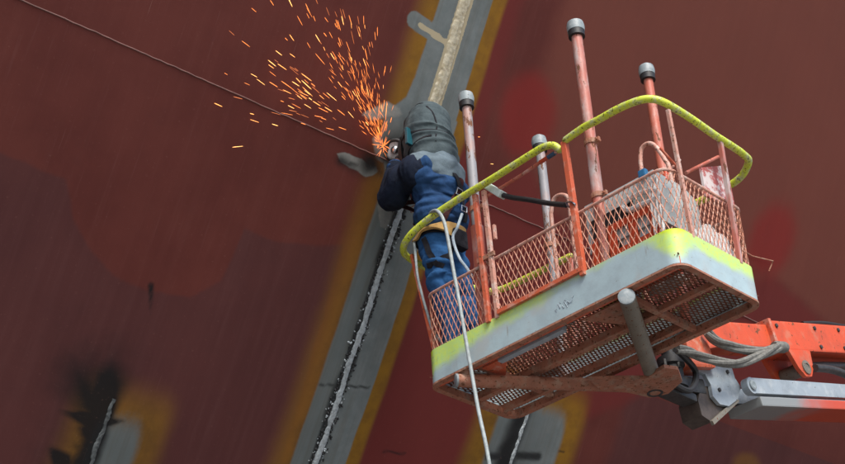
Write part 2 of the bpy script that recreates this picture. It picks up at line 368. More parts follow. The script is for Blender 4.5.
def masks(u, v):
    n = fbm(u, v, 2.2, 1); nf = fbm(u, v, 9, 2); o = {}
    uu = u + .018 * n + .006 * nf
    g_ = np.minimum(sm(uu, .02, .075), 1 - sm(uu, .465, .50)); g_ = np.where(v < .4, np.minimum(sm(uu, .03, .11), 1 - sm(uu, .475, .52)), g_)
    yl = np.minimum(sm(uu, -.26, .03), 1 - sm(uu, .56, .645))
    # two lower seams with their own primed strips
    for (s, top, wl, wr) in ((SEAM2, TOP2, .30, .46), (SEAM3, TOP3, .12, .33)):
        vv = v + .03 * n
        cut = 1 - sm(vv, top - .28, top + .12)
        g_ = np.maximum(g_, np.minimum(sm(uu, s - wl - .03, s - wl + .12), 1 - sm(uu, s + wr - .12, s + wr + .03)) * cut)
        cut = 1 - sm(vv, top - .10, top + .32)
        yl = np.maximum(yl, np.minimum(sm(uu, s - wl - .30, s - wl + .02), 1 - sm(uu, s + wr - .0, s + wr + .24)) * cut)
    yl = yl * np.where((u < .15) & (u > -.6), np.where(v < .1, .62, .85), 1.0) * np.where(u < -.6, .68, 1.0); g_ = g_ * np.where(u < -.6, .8, 1.0)
    o['grey'] = g_; o['yellow'] = yl
    # scraps of coating by the grinding: pale bare metal round the cut, the side branch above
    ui, vi = u + .035 * nf, v + .03 * fbm(u, v, 14, 8)
    def pp_(pix, soft): return inpoly(ui, vi, [uvpx(*q) for q in pix], soft)
    bare = .85 * pp_(((361, 118), (372, 108), (385, 101), (398, 105), (403, 113), (388, 117), (374, 122)), .03)
    bare = np.maximum(bare, pp_(((377, 203), (392, 206), (398, 232), (381, 228)), .02))
    bare = np.maximum(bare, .95 * pp_(((338, 153), (346, 151), (362, 158), (376, 167), (378, 174), (366, 176), (350, 168), (341, 161)), .02))
    bare = np.maximum(bare, .7 * pp_(((372, 136), (382, 132), (388, 148), (382, 166), (374, 158)), .03))
    d, t = seg(u, v, uvpx(415, 20), uvpx(449, 44)); o['grey'] = np.maximum(o['grey'], 1 - sm(d, .045, .075))
    o['grey'] = np.maximum(o['grey'], inpoly(u + .03 * nf, v + .03 * nf, [uvpx(*q) for q in ((425, 60), (404, 98), (386, 112), (381, 140), (384, 170), (380, 205), (376, 232), (400, 232), (440, 110))], .03))
    o['bare'] = bare
    d2, t2 = seg(u, v, uvpx(421, 25), uvpx(447, 43)); tan = (1 - sm(d2, .010 + .01 * t2, .03)) * .9
    tan = np.maximum(tan, np.where(v > .25, 1 - sm(np.abs(u - SEAM), .045, .075), 0))
    o['tan'] = tan
    soot_shade = np.zeros_like(u)
    def plume(a, b_, w0, w1, s):
        d, t = seg(u + .012 * nf, v + .012 * nf, uvpx(*a), uvpx(*b_)); wd = 1.7 * (w0 + (w1 - w0) * t)
        return s * np.clip(1 - d / wd, 0, 1) ** 1.3 * (1 - .8 * t)
    for pl in (((103, 420), (116, 358), .07, .20, 2.6), ((103, 418), (110, 385), .05, .08, 2.4), ((96, 405), (64, 345), .14, .36, 1.3), ((90, 398), (78, 372), .12, .22, .6), ((100, 424), (60, 413), .07, .03, 2.4), ((100, 424), (129, 422), .045, .015, 2.4),
               ((98, 436), (74, 426), .09, .07, 1.8), ((92, 458), (70, 440), .09, .04, 1.3), ((66, 464), (52, 447), .06, .03, 2.2), ((152, 286), (152, 318), .022, .010, 1.3),
               ((370, 164), (388, 178), .12, .07, 1.2), ((341, 160), (372, 180), .05, .07, 1.0), ((350, 164), (366, 168), .02, .02, 1.2), ((392, 150), (376, 168), .12, .08, 1.2)):
        soot_shade = np.maximum(soot_shade, plume(*pl))
    soot_shade = np.maximum(soot_shade, np.where(v < .05, .85 * (1 - sm(np.abs(u - SEAM + .008 + .022 * nf), .030, .065)), 0))
    soot_shade = np.maximum(soot_shade, np.where(v < TOP2 + .05, 1.0 * (1 - sm(np.abs(u - SEAM2 + .05 + .05 * nf), .01, .19)), 0))
    soot_shade = np.maximum(soot_shade, np.where(v < TOP3 + .0, 1.1 * (1 - sm(np.abs(u - SEAM3 + .05 + .05 * nf), .01, .17)), 0))
    soot_shade = np.maximum(soot_shade, .9 * (1 - sm(seg(u, v, uvpx(490, 457), uvpx(508, 458))[0], .01, .06)))
    soot_shade = np.maximum(soot_shade, .9 * (1 - sm(seg(u, v, uvpx(520, 456), uvpx(540, 457))[0], .01, .06)))
    for a, b_ in (((321, 385), (372, 388)), ((386, 452), (408, 455)), ((560, 452), (566, 452))):
        soot_shade = np.maximum(soot_shade, .75 * (1 - sm(seg(u, v, uvpx(*a), uvpx(*b_))[0], .003, .016)))
    soot_shade = np.maximum(soot_shade, np.where((v < .0) & (u < SEAM) & (u > -.02), .42 + .12 * n, 0) * sm(u, -.02, .10))
    soot_shade = np.maximum(soot_shade, (.40 + .1 * n) * sm(-v, -TOP3 - .35, -TOP3 + .25) * sm(u, -1.95, -1.5) * (1 - sm(u, -1.05, -.6))); soot_shade = np.maximum(soot_shade, (.36 + .12 * n) * sm(-v, -TOP2 - .2, -TOP2 + .3) * sm(u, 1.3, 1.6) * (1 - sm(u, 1.95, 2.4)))  # shade over the two lower seams, painted into this mask
    o['soot_shade'] = soot_shade
    red = blob(u, v, (1.07, .66), .25, .30, .2, .5)
    red = np.maximum(red, blob(u, v, (3.86, .62), .25, .32, -.3, .6))
    o['red'] = red
    cr = inpoly(u, v, [(.60, -.1), (1.2, .35), (1.5, .1), (2.6, -.1), (3.55, .1), (4.0, .35), (5.6, .0), (5.6, -.5), (4.3, -.6), (3.0, -.9), (2.3, -1.35), (1.5, -1.2), (1.35, -2.6), (.60, -2.6)], .22)
    cr = np.maximum(cr, np.where((u > .55) & (u < 1.0) & (v > 0), .7 * (1 - sm(u, .6, .95)), 0)); o['crimson'] = cr
    o['brown'] = sm(u, .75, 1.4) * (1 - cr) * sm(v, -.9, .1)
    arc = [uvpx(*q) for q in ((-300, 60), (0, 150), (45, 172), (65, 180), (72, 215), (90, 250), (115, 275), (150, 292), (190, 298), (225, 280), (238, 255), (247, 232), (285, 243), (345, 246), (330, 290), (300, 400), (270, 520), (-500, 560))]
    o['dull'] = inpoly(u + .04 * n, v + .03 * nf, arc, .05)
    dl2 = np.where((u > 2.55) & (v < -.9), sm(u, 2.6, 3.0) * .9, 0); o['dull'] = np.maximum(o['dull'], dl2)
    o['yellow'] = np.maximum(o['yellow'], .5 * blob(u, v, uvpx(748, 466), .20, .12, 0, .5))
    return o

hull = empty('ship_hull', Vector([float(q) for q in hullpt(.5, VBOT)]))
tag(hull, 'flared red ship hull with primed weld seams towering behind the lift', 'ship hull')
def axis_pts(a, b):
    fine = .018; pts = [a]
    while pts[-1] < b - 1e-6:
        x = pts[-1]; lo, hi = AX
        d = max(lo - x, x - hi, 0); pts.append(min(b, x + (fine if d <= 0 else min(.6, fine + d * .5)) if x >= lo - .01 else min(b, max(x + .02, min(x + .6, lo)))))
    if pts[-1] - pts[-2] < .004: pts.pop(-2)
    return np.array(pts)
def plate(u0, u1, v0, v1):
    global AX
    AX = (-3.2, 6.0); U = axis_pts(u0, u1); AX = (-3.0, 3.2); Vv = axis_pts(v0, v1)
    uu, vv = np.meshgrid(U, Vv); n, m = uu.shape
    top = hullpt(uu, vv).reshape(-1, 3)
    # the plate edge turns in by its thickness all round
    idx = np.arange(n * m).reshape(n, m); quads = np.stack([idx[:-1, :-1], idx[:-1, 1:], idx[1:, 1:], idx[1:, :-1]], -1).reshape(-1, 4)
    ring = np.concatenate([idx[0, :], idx[1:, -1], idx[-1, -2::-1], idx[-2:0:-1, 0]])
    ru, rv = uu.reshape(-1)[ring], vv.reshape(-1)[ring]; back = hullpt(ru, rv, -.018); k = len(ring); nb = n * m
    sk = np.stack([ring, ring[np.r_[1:k, 0]], nb + np.r_[1:k, 0], nb + np.arange(k)], -1)
    me = bpy.data.meshes.new('hull_plate'); allv = np.concatenate([top, back])
    me.from_pydata(allv.tolist(), [], np.concatenate([quads, sk]).tolist()); me.update()
    me.polygons.foreach_set('use_smooth', np.r_[np.ones(len(quads), bool), np.zeros(k, bool)])
    me.set_sharp_from_angle(angle=math.radians(40)); me.materials.append(M['hull'])
    o = bpy.data.objects.new('hull_plate', me); COL.objects.link(o); adopt(o, hull)
    au, av = np.r_[uu.reshape(-1), ru], np.r_[vv.reshape(-1), rv]
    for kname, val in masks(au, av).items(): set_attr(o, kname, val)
    a = me.attributes.new('huv', 'FLOAT_VECTOR', 'POINT'); a.data.foreach_set('vector', np.stack([au, av, 0 * au], -1).astype(np.float32).reshape(-1))
    return o
gp = .004; gh = .0015
for (u0, u1) in ((-18, SEAM - gp), (SEAM + gp, 40)):
    plate(u0, u1, HS + gh, VTOP)
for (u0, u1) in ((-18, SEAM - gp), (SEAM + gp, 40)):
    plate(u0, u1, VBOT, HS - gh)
# dark steel behind the joints
b = MB(); vs = np.linspace(VBOT, VTOP, 60); us = np.linspace(-18, 40, 90)
uu, vv = np.meshgrid(us, vs); pp = hullpt(uu, vv, -.022).reshape(-1, 3).tolist(); n, m = uu.shape
b.add(pp, [(i * m + j, i * m + j + 1, (i + 1) * m + j + 1, (i + 1) * m + j) for i in range(n - 1) for j in range(m - 1)])
b.build('inner_shell', M['burr'], hull, fixn=False)
# weld beads: lumpy ridges lying on the joints
def bead(name, u0, v0, v1, half, hgt, mat, seed, rag, split=0.0, step=.008, wand=.012, jit=.25):
    vs = np.arange(v0, v1, step); N = len(vs); prof = np.linspace(-1, 1, 9); b = MB(); rg = np.random.default_rng(seed)
    wl = half * (1 + rag * np.convolve(rg.normal(0, 1, N + 6), np.ones(7) / 2.6, 'valid')); wr = half * (1 + rag * np.convolve(rg.normal(0, 1, N + 6), np.ones(7) / 2.6, 'valid'))
    cen = u0 + wand * np.convolve(rg.normal(0, 1, N + 40), np.ones(41) / 6.4, 'valid'); pts = []
    for j, q in enumerate(prof):
        uu = cen + np.where(q < 0, q * wl, q * wr)
        hh = hgt * (1 - abs(q) ** 2.5) * (1 + jit * rg.normal(0, 1, N)) + (.003 if abs(q) < 1 else -.006) - split * math.exp(-((q - .35) / .18) ** 2)
        pts.append(hullpt(uu, vs, hh))
    A = np.stack(pts, 1); k = len(prof)
    b.add(A.reshape(-1, 3).tolist(), [(i * k + j, i * k + j + 1, (i + 1) * k + j + 1, (i + 1) * k + j) for i in range(N - 1) for j in range(k - 1)])
    return b.build(name, mat, hull, smooth=True, fixn=False, angle=50)
o = bead('weld_bead', SEAM, .0, 9.0, .046, .009, M['weld_tan'], 3, .06, .006, .008, .006, .10); o['label'] = 'ground tan weld groove above the worker'
o = bead('weld_bead', SEAM, VBOT, -.02, .025, .006, M['weld_grey'], 4, .13, 0, .006, .004, .18); o['label'] = 'rough silver grey weld bead below the worker'
bead('weld_bead', SEAM2, VBOT, TOP2, .014, .010, M['weld_grey'], 5, .2, 0, .008, .004); bead('weld_bead', SEAM3, VBOT, TOP3, .014, .008, M['weld_dark'], 6, .2, 0, .008, .008)
# charred burrs and slag along the lower bead
b = MB(); rg = np.random.default_rng(11)
for i in range(420):
    v = rg.uniform(-3.2, -.02); s = rg.choice([-1, 1]); u = SEAM + s * (.027 + abs(rg.normal(0, .012))); r = rg.uniform(.003, .010)
    c = Vector([float(q) for q in hullpt(u, v, r * .4)]); ax = (HH * rg.normal() + HV * rg.normal() + HN * .4).normalized()
    b.lathe(c - ax * r * 1.4, ax, [(r * .3, 0), (r, r * .9), (r * .7, r * 2), (r * .1, r * 2.8)], 5)
tag(b.build('slag_burrs', M['burr'], hull), kind='stuff')
b = MB()
for i in range(160):
    v = rg.uniform(-3.2, -.1); s = rg.choice([-1, 1]); u = SEAM + s * (.026 + abs(rg.normal(0, .018))); r = rg.uniform(.003, .008)
    c = Vector([float(q) for q in hullpt(u, v, r * .4)]); ax = (HH * rg.normal() + HV * rg.normal() + HN * .4).normalized()
    b.lathe(c - ax * r * 1.4, ax, [(r * .3, 0), (r, r * .9), (r * .7, r * 2), (r * .1, r * 2.8)], 5)
tag(b.build('weld_spatter', M['weld_grey'], hull), kind='stuff')
# thin bead of the horizontal joint, its highlight painted in as a paler colour
b = MB(); us = np.arange(-9, 9, .05); rgz = np.random.default_rng(2)
pts = hullpt(us, HS + .0015 * rgz.normal(0, 1, len(us)), .000); b.tube([Vector(q) for q in pts.tolist()], .005, 6)
b.build('plate_joint', plain('joint_highlight', (.20, .095, .08), .3, 9, .6), hull, smooth=True)
# a scrap of bent wire on the plating
b = MB(); b.tube([PH(735, 246, .01), PH(752, 256, .02), PH(773, 261, .03), PH(769, 271, .04)], .006, 6)
b.build('wire_scrap', M['rustorange'], hull, smooth=True)

# ------------------------------------------------------------------ boom lift
L, W = 1.905, .76
LIFT = Vector((8.6, 11.5, GZ))
lift = empty('boom_lift', LIFT)
tag(lift, 'weathered boom lift with orange jib and yellow railed mesh work basket', 'boom lift')

def rrect(x0, x1, y0, y1, r, seg_=8, step=.03):
    pts = []; nor = []
    def line(a, b, n_):
        k = max(1, int(math.dist(a, b) / step))
        for i in range(k): t = i / k; pts.append((a[0] + (b[0] - a[0]) * t, a[1] + (b[1] - a[1]) * t)); nor.append(n_)
    def arc(cx_, cy_, a0):
        for i in range(seg_): a = math.radians(a0 + 90 * i / seg_); pts.append((cx_ + r * math.cos(a), cy_ + r * math.sin(a))); nor.append((math.cos(a), math.sin(a)))
    line((x0 + r, y0), (x1 - r, y0), (0, -1)); arc(x1 - r, y0 + r, -90); line((x1, y0 + r), (x1, y1 - r), (1, 0)); arc(x1 - r, y1 - r, 0)
    line((x1 - r, y1), (x0 + r, y1), (0, 1)); arc(x0 + r, y1 - r, 90); line((x0, y1 - r), (x0, y0 + r), (-1, 0)); arc(x0 + r, y0 + r, 180)
    return pts, nor
TZ = .215; CR = .085
lp, ln = rrect(0, L, 0, W, CR)
zs = np.linspace(0, TZ, 9)
prof = [(0, z) for z in zs] + [(-.007, z) for z in zs[::-1]]
b = MB(); b.sweep(lp, ln, prof)
basket = b.build('basket', M['toe'], lift, smooth=True, angle=35)
basket['label'] = 'pale grey blue toe board of the basket sprayed fluorescent yellow'
co_ = np.array([q.co[:] for q in basket.data.vertices]); x, y, z = co_[:, 0], co_[:, 1], co_[:, 2] / TZ
ye = np.zeros(len(x)); fr = y < CR
ye = np.maximum(ye, (1 - sm(x, .25, 1.15)) * sm(z + .30 * (1 - sm(x, .0, .6)), .30, .95) * fr)
ye = np.maximum(ye, fr * sm(z, .60, 1.05) * .55); ye = np.maximum(ye, fr * sm(z, .30, 1.0) * (1 - sm(x, .6, 1.5)) * .95)
ye = np.maximum(ye, fr * sm(x, L - .20, L - .05) * sm(z, .15, .7)); ye = np.maximum(ye, (x > L - CR) * sm(z, .30, .85) * .95)
ye = np.maximum(ye, (y > W - CR) * .9 * sm(z, .80, .98)); ye = np.maximum(ye, (x < .02) * sm(z, .3, .8))
dc = np.where(y < .004, L - .04 - x, np.maximum(0, y - .04)); inn = ((y > .0065) & (x < L - .0065) & (x > .0065) & (y < W - .0065) & (np.hypot(np.maximum(np.abs(x - L / 2) - L / 2 + CR, 0), np.maximum(np.abs(y - W / 2) - W / 2 + CR, 0)) < CR - .004)); ye = np.maximum(ye, (dc > -1) * .95 * sm(z - 4.2 * np.maximum(dc, 0), -.2, .55)); ye = np.where(inn & (z < .85), ye * .1, ye); set_attr(basket, 'yel', ye)
set_attr(basket, 'str', np.clip(sm(z - 2.2 * np.maximum(dc, 0), .62, .98), 0, 1))
# rim under the toe board
b = MB(); b.sweep(lp, ln, [(-.008, -.016), (.004, -.016), (.004, -.004), (-.0085, -.004), (-.0085, .03), (-.035, .03), (-.035, -.016)])
b.build('bottom_rim', M['rustorange'], basket)
# scrawled paint-pen marks on the toe board (not readable)
b = MB(); rg = np.random.default_rng(5); xx = 1.04
for k in range(7):
    pts = [V(xx + rg.uniform(-.008, .02), -.002, .075 + rg.uniform(-.022, .028)) for _ in range(4)]
    b.tube(crom(pts, 3), .0013, 4); xx += .022
b.build('pen_marks', M['grey'], basket)

# perimeter coordinate for mesh panels: s = 0 at the front-left corner start, round the basket
ml, mnr = rrect(.012, L - .012, .012, W - .012, .075, 8, .02)
mp = [V(p[0], p[1], 0) for p in ml]; cum = [0]
for i in range(len(mp)): cum.append(cum[-1] + (mp[(i + 1) % len(mp)] - mp[i]).length)
PER = cum[-1]
def perim(s):
    s %= PER; i = int(np.searchsorted(cum, s, 'right') - 1); t = (s - cum[i]) / (cum[i + 1] - cum[i])
    a, c = mp[i], mp[(i + 1) % len(mp)]; n_ = V(*mnr[i], 0).lerp(V(*mnr[(i + 1) % len(mp)], 0), t).normalized()
    return a.lerp(c, t), n_
def strand_panel(name, s0, s1, z0, z1, mat, pitch=.037, hgt=.098, wd=.0052, th=.0028):
    b = MB(); half = pitch / hgt      # horizontal run per unit height
    for fam, sg in ((0, 1), (1, -1)):
        span = (z1 - z0) * half; k0 = s0 - span if sg > 0 else s0; k1 = s1 if sg > 0 else s1 + span; s = k0
        while s < k1:
            pts = []; m_ = max(8, int((z1 - z0) / .03))
            for i in range(m_ + 1):
                z_ = z0 + (z1 - z0) * i / m_; q = s + sg * (z_ - z0) * half
                if s0 - 1e-6 <= q <= s1 + 1e-6:
                    wob = .0018 * mn.noise((q * 7, z_ * 7, fam * 3.1)); p_, n_ = perim(q)
                    pts.append((p_ + n_ * (wob + .0022 * (fam - .5)) + V(0, 0, z_), n_))
            if len(pts) >= 2:
                vs = []
                for i, (p_, n_) in enumerate(pts):
                    t = (pts[min(i + 1, len(pts) - 1)][0] - pts[max(i - 1, 0)][0]).normalized(); sd2 = t.cross(n_).normalized()
                    f2 = (sd2 * math.cos(.5) + n_ * math.sin(.5) * sg)
                    g2 = (n_ * math.cos(.5) - sd2 * math.sin(.5) * sg)
                    vs += [p_ + f2 * wd / 2 + g2 * th / 2, p_ + f2 * wd / 2 - g2 * th / 2, p_ - f2 * wd / 2 - g2 * th / 2, p_ - f2 * wd / 2 + g2 * th / 2]
                fs = [(i * 4 + k, i * 4 + (k + 1) % 4, i * 4 + 4 + (k + 1) % 4, i * 4 + 4 + k) for i in range(len(pts) - 1) for k in range(4)]
                fs += [(0, 1, 2, 3), tuple(len(vs) - 4 + k for k in (3, 2, 1, 0))]
                b.add(vs, fs)
            s += pitch
    o = b.build(name, mat, basket); tag(o, kind='stuff'); return o
MZ = .603
sF = lambda x_: x_ - .087                       # along the front side
front_end = L - .012 - .075 - .087; ca = math.pi / 2 * .075
right0 = front_end + ca; right1 = right0 + (W - .024 - .15); back0 = right1 + ca; back1 = back0 + (L - .024 - .15); left0 = back1 + ca
for s0, s1 in ((PER - .085, PER + sF(.60)), (PER + sF(.615), PER + sF(1.25)), (sF(1.27), front_end + ca * .5), (front_end + ca * .5, back0 - ca * .5), (back0 - ca * .5, back1 + ca * .5), (back1 + ca * .5, PER - .085)):
    strand_panel('mesh_panel', s0, s1, TZ - .012, MZ, M['meshpaint'])
# rods along the top and foot of the mesh
def loop_tube(z_, r, name, mat, off=0.0):
    b = MB(); b.tube([perim(PER * i / 160)[0] + perim(PER * i / 160)[1] * off + V(0, 0, z_) for i in range(160)], r, 8, closed=True); return b.build(name, mat, basket, smooth=True)
loop_tube(MZ, .0095, 'mesh_top_rod', M['pink'])
b = MB(); b.bar((.62, -.012, TZ + .012), (1.27, -.012, TZ + .012), .022, .026); b.build('gate_sill', M['orange'], basket)

# floor: open steel grating and its bearers
def floor_mesh():
    b = MB(); z_ = .052; pit, hg = .026, .062; half = pit / hg; y0, y1, x0, x1 = .012, W - .012, .012, L - .012
    for fam, sg in ((0, 1), (1, -1)):
        s = x0 - (y1 - y0) * half
        while s < x1 + (y1 - y0) * half:
            # clip the straight strand to the rectangle
            t0, t1 = 0.0, 1.0; dx = sg * (y1 - y0) * half
            ta, tb = sorted(((x0 - s) / dx, (x1 - s) / dx)); t0, t1 = max(t0, ta), min(t1, tb)
            if t1 - t0 > .02:
                a = V(s + dx * t0, y0 + (y1 - y0) * t0, z_ + fam * .0024); c = V(s + dx * t1, y0 + (y1 - y0) * t1, z_ + fam * .0024)
                b.bar(a, c, .0095, .0036, (sg * .35, 0, 1))
            s += pit
    return b.build('floor_grating', M['floormesh'], basket)
tag(floor_mesh(), kind='stuff')
b = MB(); b.bar((.02, .052, .022), (L - .02, .052, .022), .05, .046, ch=.004); b.build('floor_bearer', M['orange'], basket)
b = MB(); b.bar((.02, .40, .020), (1.43, .40, .020), .050, .05, ch=.004); b.build('floor_bearer', M['rustorange'], basket)
b = MB(); b.bar((.02, .64, .021), (1.43, .64, .021), .03, .048, ch=.004); b.build('floor_bearer', M['rustorange'], basket)
b = MB(); b.bar((1.45, .08, .016), (1.45, W - .04, .016), .036, .036, ch=.003); b.build('floor_bearer', M['rustorange'], basket)
b = MB(); b.bar((1.468, .385, .019), (L - .02, .385, .019), .03, .034, ch=.003); b.build('floor_bearer', M['rustorange'], basket)
b = MB(); b.bar((.36, .08, .017), (.36, W - .04, .017), .036, .034, ch=.003); b.build('floor_bearer', M['rustorange'], basket)
b = MB(); b.bar((.50, .105, .004), (1.00, .105, .004), .042, .036, ch=.004); b.build('grey_channel', M['grey'], basket)
for x_ in (.55, .72, .86, 1.05, 1.25):
    b = MB(); b.lathe((x_, .052, -.001), (0, 0, -1), [(.012, -.002), (.012, .008), (.007, .010)], 6); b.build('bolt', M['rustorange'], basket)
b = MB(); b.prism([(0, 0), (.20, 0), (0, .20)], (.37, .09, .0), (1, 0, 0), (0, 1, 0), .012); b.build('gusset', M['orange'], basket)
b = MB(); b.prism([(0, 0), (-.30, 0), (-.15, .28)], (1.43, .10, .0), (1, 0, 0), (0, 1, 0), .010); b.build('gusset', M['rustorange'], basket)

# support tubes running to the slew pivot
PIV = V(.93, .97, -.05)
for (x_, mat, r) in ((1.53, M['olive'], .047), (.245, M['rustorange'], .040)):
    a = V(x_, .0, -.062); e = V(PIV.x + (x_ - PIV.x) * .10, PIV.y - .06, -.062)
    b = MB(); b.tube([a, e], r, 18); t = b.build('support_tube', mat, basket, smooth=True)
    b = MB(); d = (a - e).normalized(); b.lathe(a, d, [(r * 1.02, -.004), (r * 1.02, .008), (r * .9, .011)], 18); b.build('tube_end_cap', M['galv'], basket, smooth=True)
    b = MB(); b.box((x_ + (PIV.x - x_) * .05, .045, -.014), (.07, .05, .05), None, .004); b.build('saddle', M['rustorange'], basket)
b = MB()
pz = [P(*q, 2, -.100) for q in ((588, 378), (600, 388), (628, 391), (650, 396), (668, 392), (682, 380), (678, 368), (664, 366), (645, 377), (620, 377))]
b.prism([(q.x, q.y) for q in pz], (0, 0, -.100), (1, 0, 0), (0, 1, 0), .022)
b.build('pivot_plate', M['rustorange'], basket)
b = MB(); b.lathe((PIV.x + .0, PIV.y + .02, -.107), (0, 0, -1), [(.05, -.01), (.05, .006), (.034, .006), (.030, -.004)], 20); b.build('pivot_bush', M['darkgrey'], basket, smooth=True)

# top rails
ZR = 1.09
def rail(pts, r, mat, name, n=8):
    b = MB(); b.tube(crom(pts, n), r, 12, dome=True); return b.build(name, mat, basket, smooth=True)
rail([(.55, .82, .95), (.15, .82, .96), (-.06, .80, .965), (-.14, .70, .965), (-.155, .40, .965), (-.15, .10, .97), (-.115, -.02, .985), (-.02, -.065, 1.02), (.12, -.06, 1.065), (.35, -.055, 1.09), (.70, -.05, 1.10), (1.02, -.045, 1.115), (1.12, -.04, 1.118), (1.18, -.03, 1.10), (1.205, -.01, 1.065)], .0225, M['yellow'], 'top_rail')
rr_ = [P(566, 140, 1, -.03), P(583, 128, 1, -.035), P(600, 119, 1, -.04), P(618, 109, 1, -.045), P(636, 101.5, 1, -.035), P(650, 99, 1, .0), P(665, 103, 0, 1.93), P(690, 118, 0, 1.96), P(715, 135.5, 0, 1.97), P(733, 147, 0, 1.97), P(744, 155, 0, 1.965), P(748.5, 162, 0, 1.94)]
e_ = rr_[-1]; rr_ += [e_ + V(-.10, .05, -.035), e_ + V(-.25, .055, -.05), e_ + V(-.60, .05, -.05), e_ + V(-1.0, .05, -.05)]
rail(rr_, .0225, M['yellow'], 'top_rail')
rail([P(486, 197, 1, .0), P(520, 176, 1, .0), P(548, 157, 1, -.005), P(565, 146, 1, -.012)], .0105, M['pole_red'], 'mid_rail')
a, c = P(548, 157.5, 1, -.005), P(555, 153, 1, -.008); b = MB(); b.tube([a, c], .0135, 10); b.build('tape_wrap', M['tape'], basket, smooth=True)
a, c = P(540, 162.5, 1, -.004), P(548, 157.3, 1, -.005); b = MB(); b.tube([a, c], .0128, 10); b.build('tape_wrap', M['redplastic'], basket, smooth=True)
# posts
def post(a, c, wd, mat, name='post'):
    b = MB(); b.bar(a, c, wd, wd, (0, 1, 0), ch=.003); return b.build(name, mat, basket)
post((.535, -.002, .20), (.535, -.028, 1.075), .030, M['orange']); post((.605, .000, .20), (.605, -.026, 1.07), .026, M['pink'])
post((1.262, -.002, .19), (1.258, -.024, 1.085), .034, M['orange'])
b = MB(); b.box((.63, .012, .78), (.016, .02, .10), None, .003); b.build('gate_latch', M['pink'], basket)
b = MB(); b.bar((.50, -.02, .62), (.64, -.02, .62), .014, .03, ch=.002); b.build('gate_hinge', M['rustorange'], basket)
post((1.895, .165, .20), P(668, 110, 0, 1.945), .022, M['pink']); post((1.895, .60, .20), P(720, 141, 0, 1.965), .026, M['pole'])
post((-.0, .66, .20), (-.13, .68, .96), .024, M['pole_red']); post((.0, .10, .20), (-.10, .04, .97), .022, M['orange'])
post((.55, W, .20), (.55, .82, .95), .026, M['pole_red']); post((1.3, W, .20), (1.3, e_.y + .05, e_.z - .07), .026, M['pole_red'])
# short braces by the end panel
def rod(a, c, r, mat, name='brace'):
    b = MB(); b.tube([a, c], r, 8); return b.build(name, mat, basket, smooth=True)
rod(P(686, 173, 0, 1.80), P(718, 157, 0, 1.80), .011, M['pole_red']); rod(P(660, 148, 0, 1.86), P(678, 168, 0, 1.88), .008, M['orange'])
rod(P(668, 171, 0, 1.87), P(680, 160, 0, 1.87), .007, M['pink'])
# four tall canopy poles with push-on caps
def pole(x_, y_, zt, mat, r, zlow, lowmat, dx=0.0):
    b = MB(); b.tube([(x_, y_, .06), (x_ + dx, y_, zt)], r, 16); b.build('canopy_pole', mat, basket, smooth=True)
    if lowmat: b = MB(); b.tube([(x_, y_, .06), (x_, y_, zlow)], r * 1.28, 16); b.build('pole_socket', lowmat, basket, smooth=True)
    b = MB(); b.lathe((x_ + dx, y_, zt - .055), (0, 0, 1), [(r + .002, -.002), (r + .017, .0), (r + .017, .040), (r + .004, .041)], 18); b.build('cap_band', M['dark'], basket, smooth=True)
    b = MB(); b.lathe((x_ + dx, y_, zt - .014), (0, 0, 1), [(r + .004, -.001), (r + .019, .0), (r + .022, .035), (r + .016, .066), (r * .7, .086), (.004, .092)], 18); b.build('pole_cap', M['galv'], basket, smooth=True)
pole(.449, .060, 1.875, M['pole_grey'], .031, .92, M['pole_red']); pole(1.386, .060, 1.885, M['pole'], .034, .60, None)
pole(1.386, .755, 1.895, M['pole_red'], .031, .60, None); pole(.455, .755, 1.84, M['pole_grey'], .031, .55, None)
for (x_, y_, r_) in ((.449, .060, .031), (1.386, .060, .034), (1.386, .755, .031), (.455, .755, .031)):
    for z_ in (.66, 1.03):
        b = MB(); b.lathe((x_, y_, z_), (0, 0, 1), [(r_ + .001, 0), (r_ + .008, .001), (r_ + .008, .032), (r_ + .001, .033)], 16); b.box((x_ + r_ + .016, y_ - .0, z_ + .016), (.03, .018, .03), None, .003)
        b.tube([(x_ + r_ + .018, y_ - .022, z_ + .016), (x_ + r_ + .018, y_ + .022, z_ + .016)], .007, 6); b.build('pole_clamp', M['rustorange'], basket)
# guard hoops
for (pts) in ([P(552, 225, 1, .45), P(551.5, 210, 1, .45), P(554, 199, 1, .45), P(561, 195, 1, .45), P(568, 198, 1, .45), P(570, 212, 1, .45)], [P(643, 180, 1, .42), P(640.5, 160, 1, .42), P(642, 148, 1, .42), P(649, 143.5, 1, .42), P(656, 147, 1, .42), P(665, 160, 1, .42), P(670, 172, 1, .42)]):
    low = V(pts[0].x, pts[0].y, .10); lo2 = V(pts[-1].x, pts[-1].y, .10)
    rail([low, V(pts[0].x, pts[0].y, .4)] + pts + [V(pts[-1].x, pts[-1].y, .4), lo2], .0135, M['pink'], 'guard_hoop', 5)
# worn red and white plate at the far end
a = P(700, 168, 0, 1.86); c = P(726, 166, 0, 1.86); q = P(734, 208, 0, 1.86); d = P(705, 196, 0, 1.86)
g = NG('worn_sign'); nn_ = g.noise(12, 6, .7); M['sign'] = g.out(g.mix(g.ramp(nn_, .46, .56), (.40, .09, .08), (.62, .55, .54)), .55)
b = MB(); o_ = V(.008, 0, 0); cs = [a, c, q, d]; b.add([k - o_ for k in cs] + [k + o_ for k in cs], [(3, 2, 1, 0), (4, 5, 6, 7), (0, 1, 5, 4), (1, 2, 6, 5), (2, 3, 7, 6), (3, 0, 4, 7)])
o = b.build('end_plate', M['sign'], basket); o['label'] = 'worn red and white plate at the end of the basket'
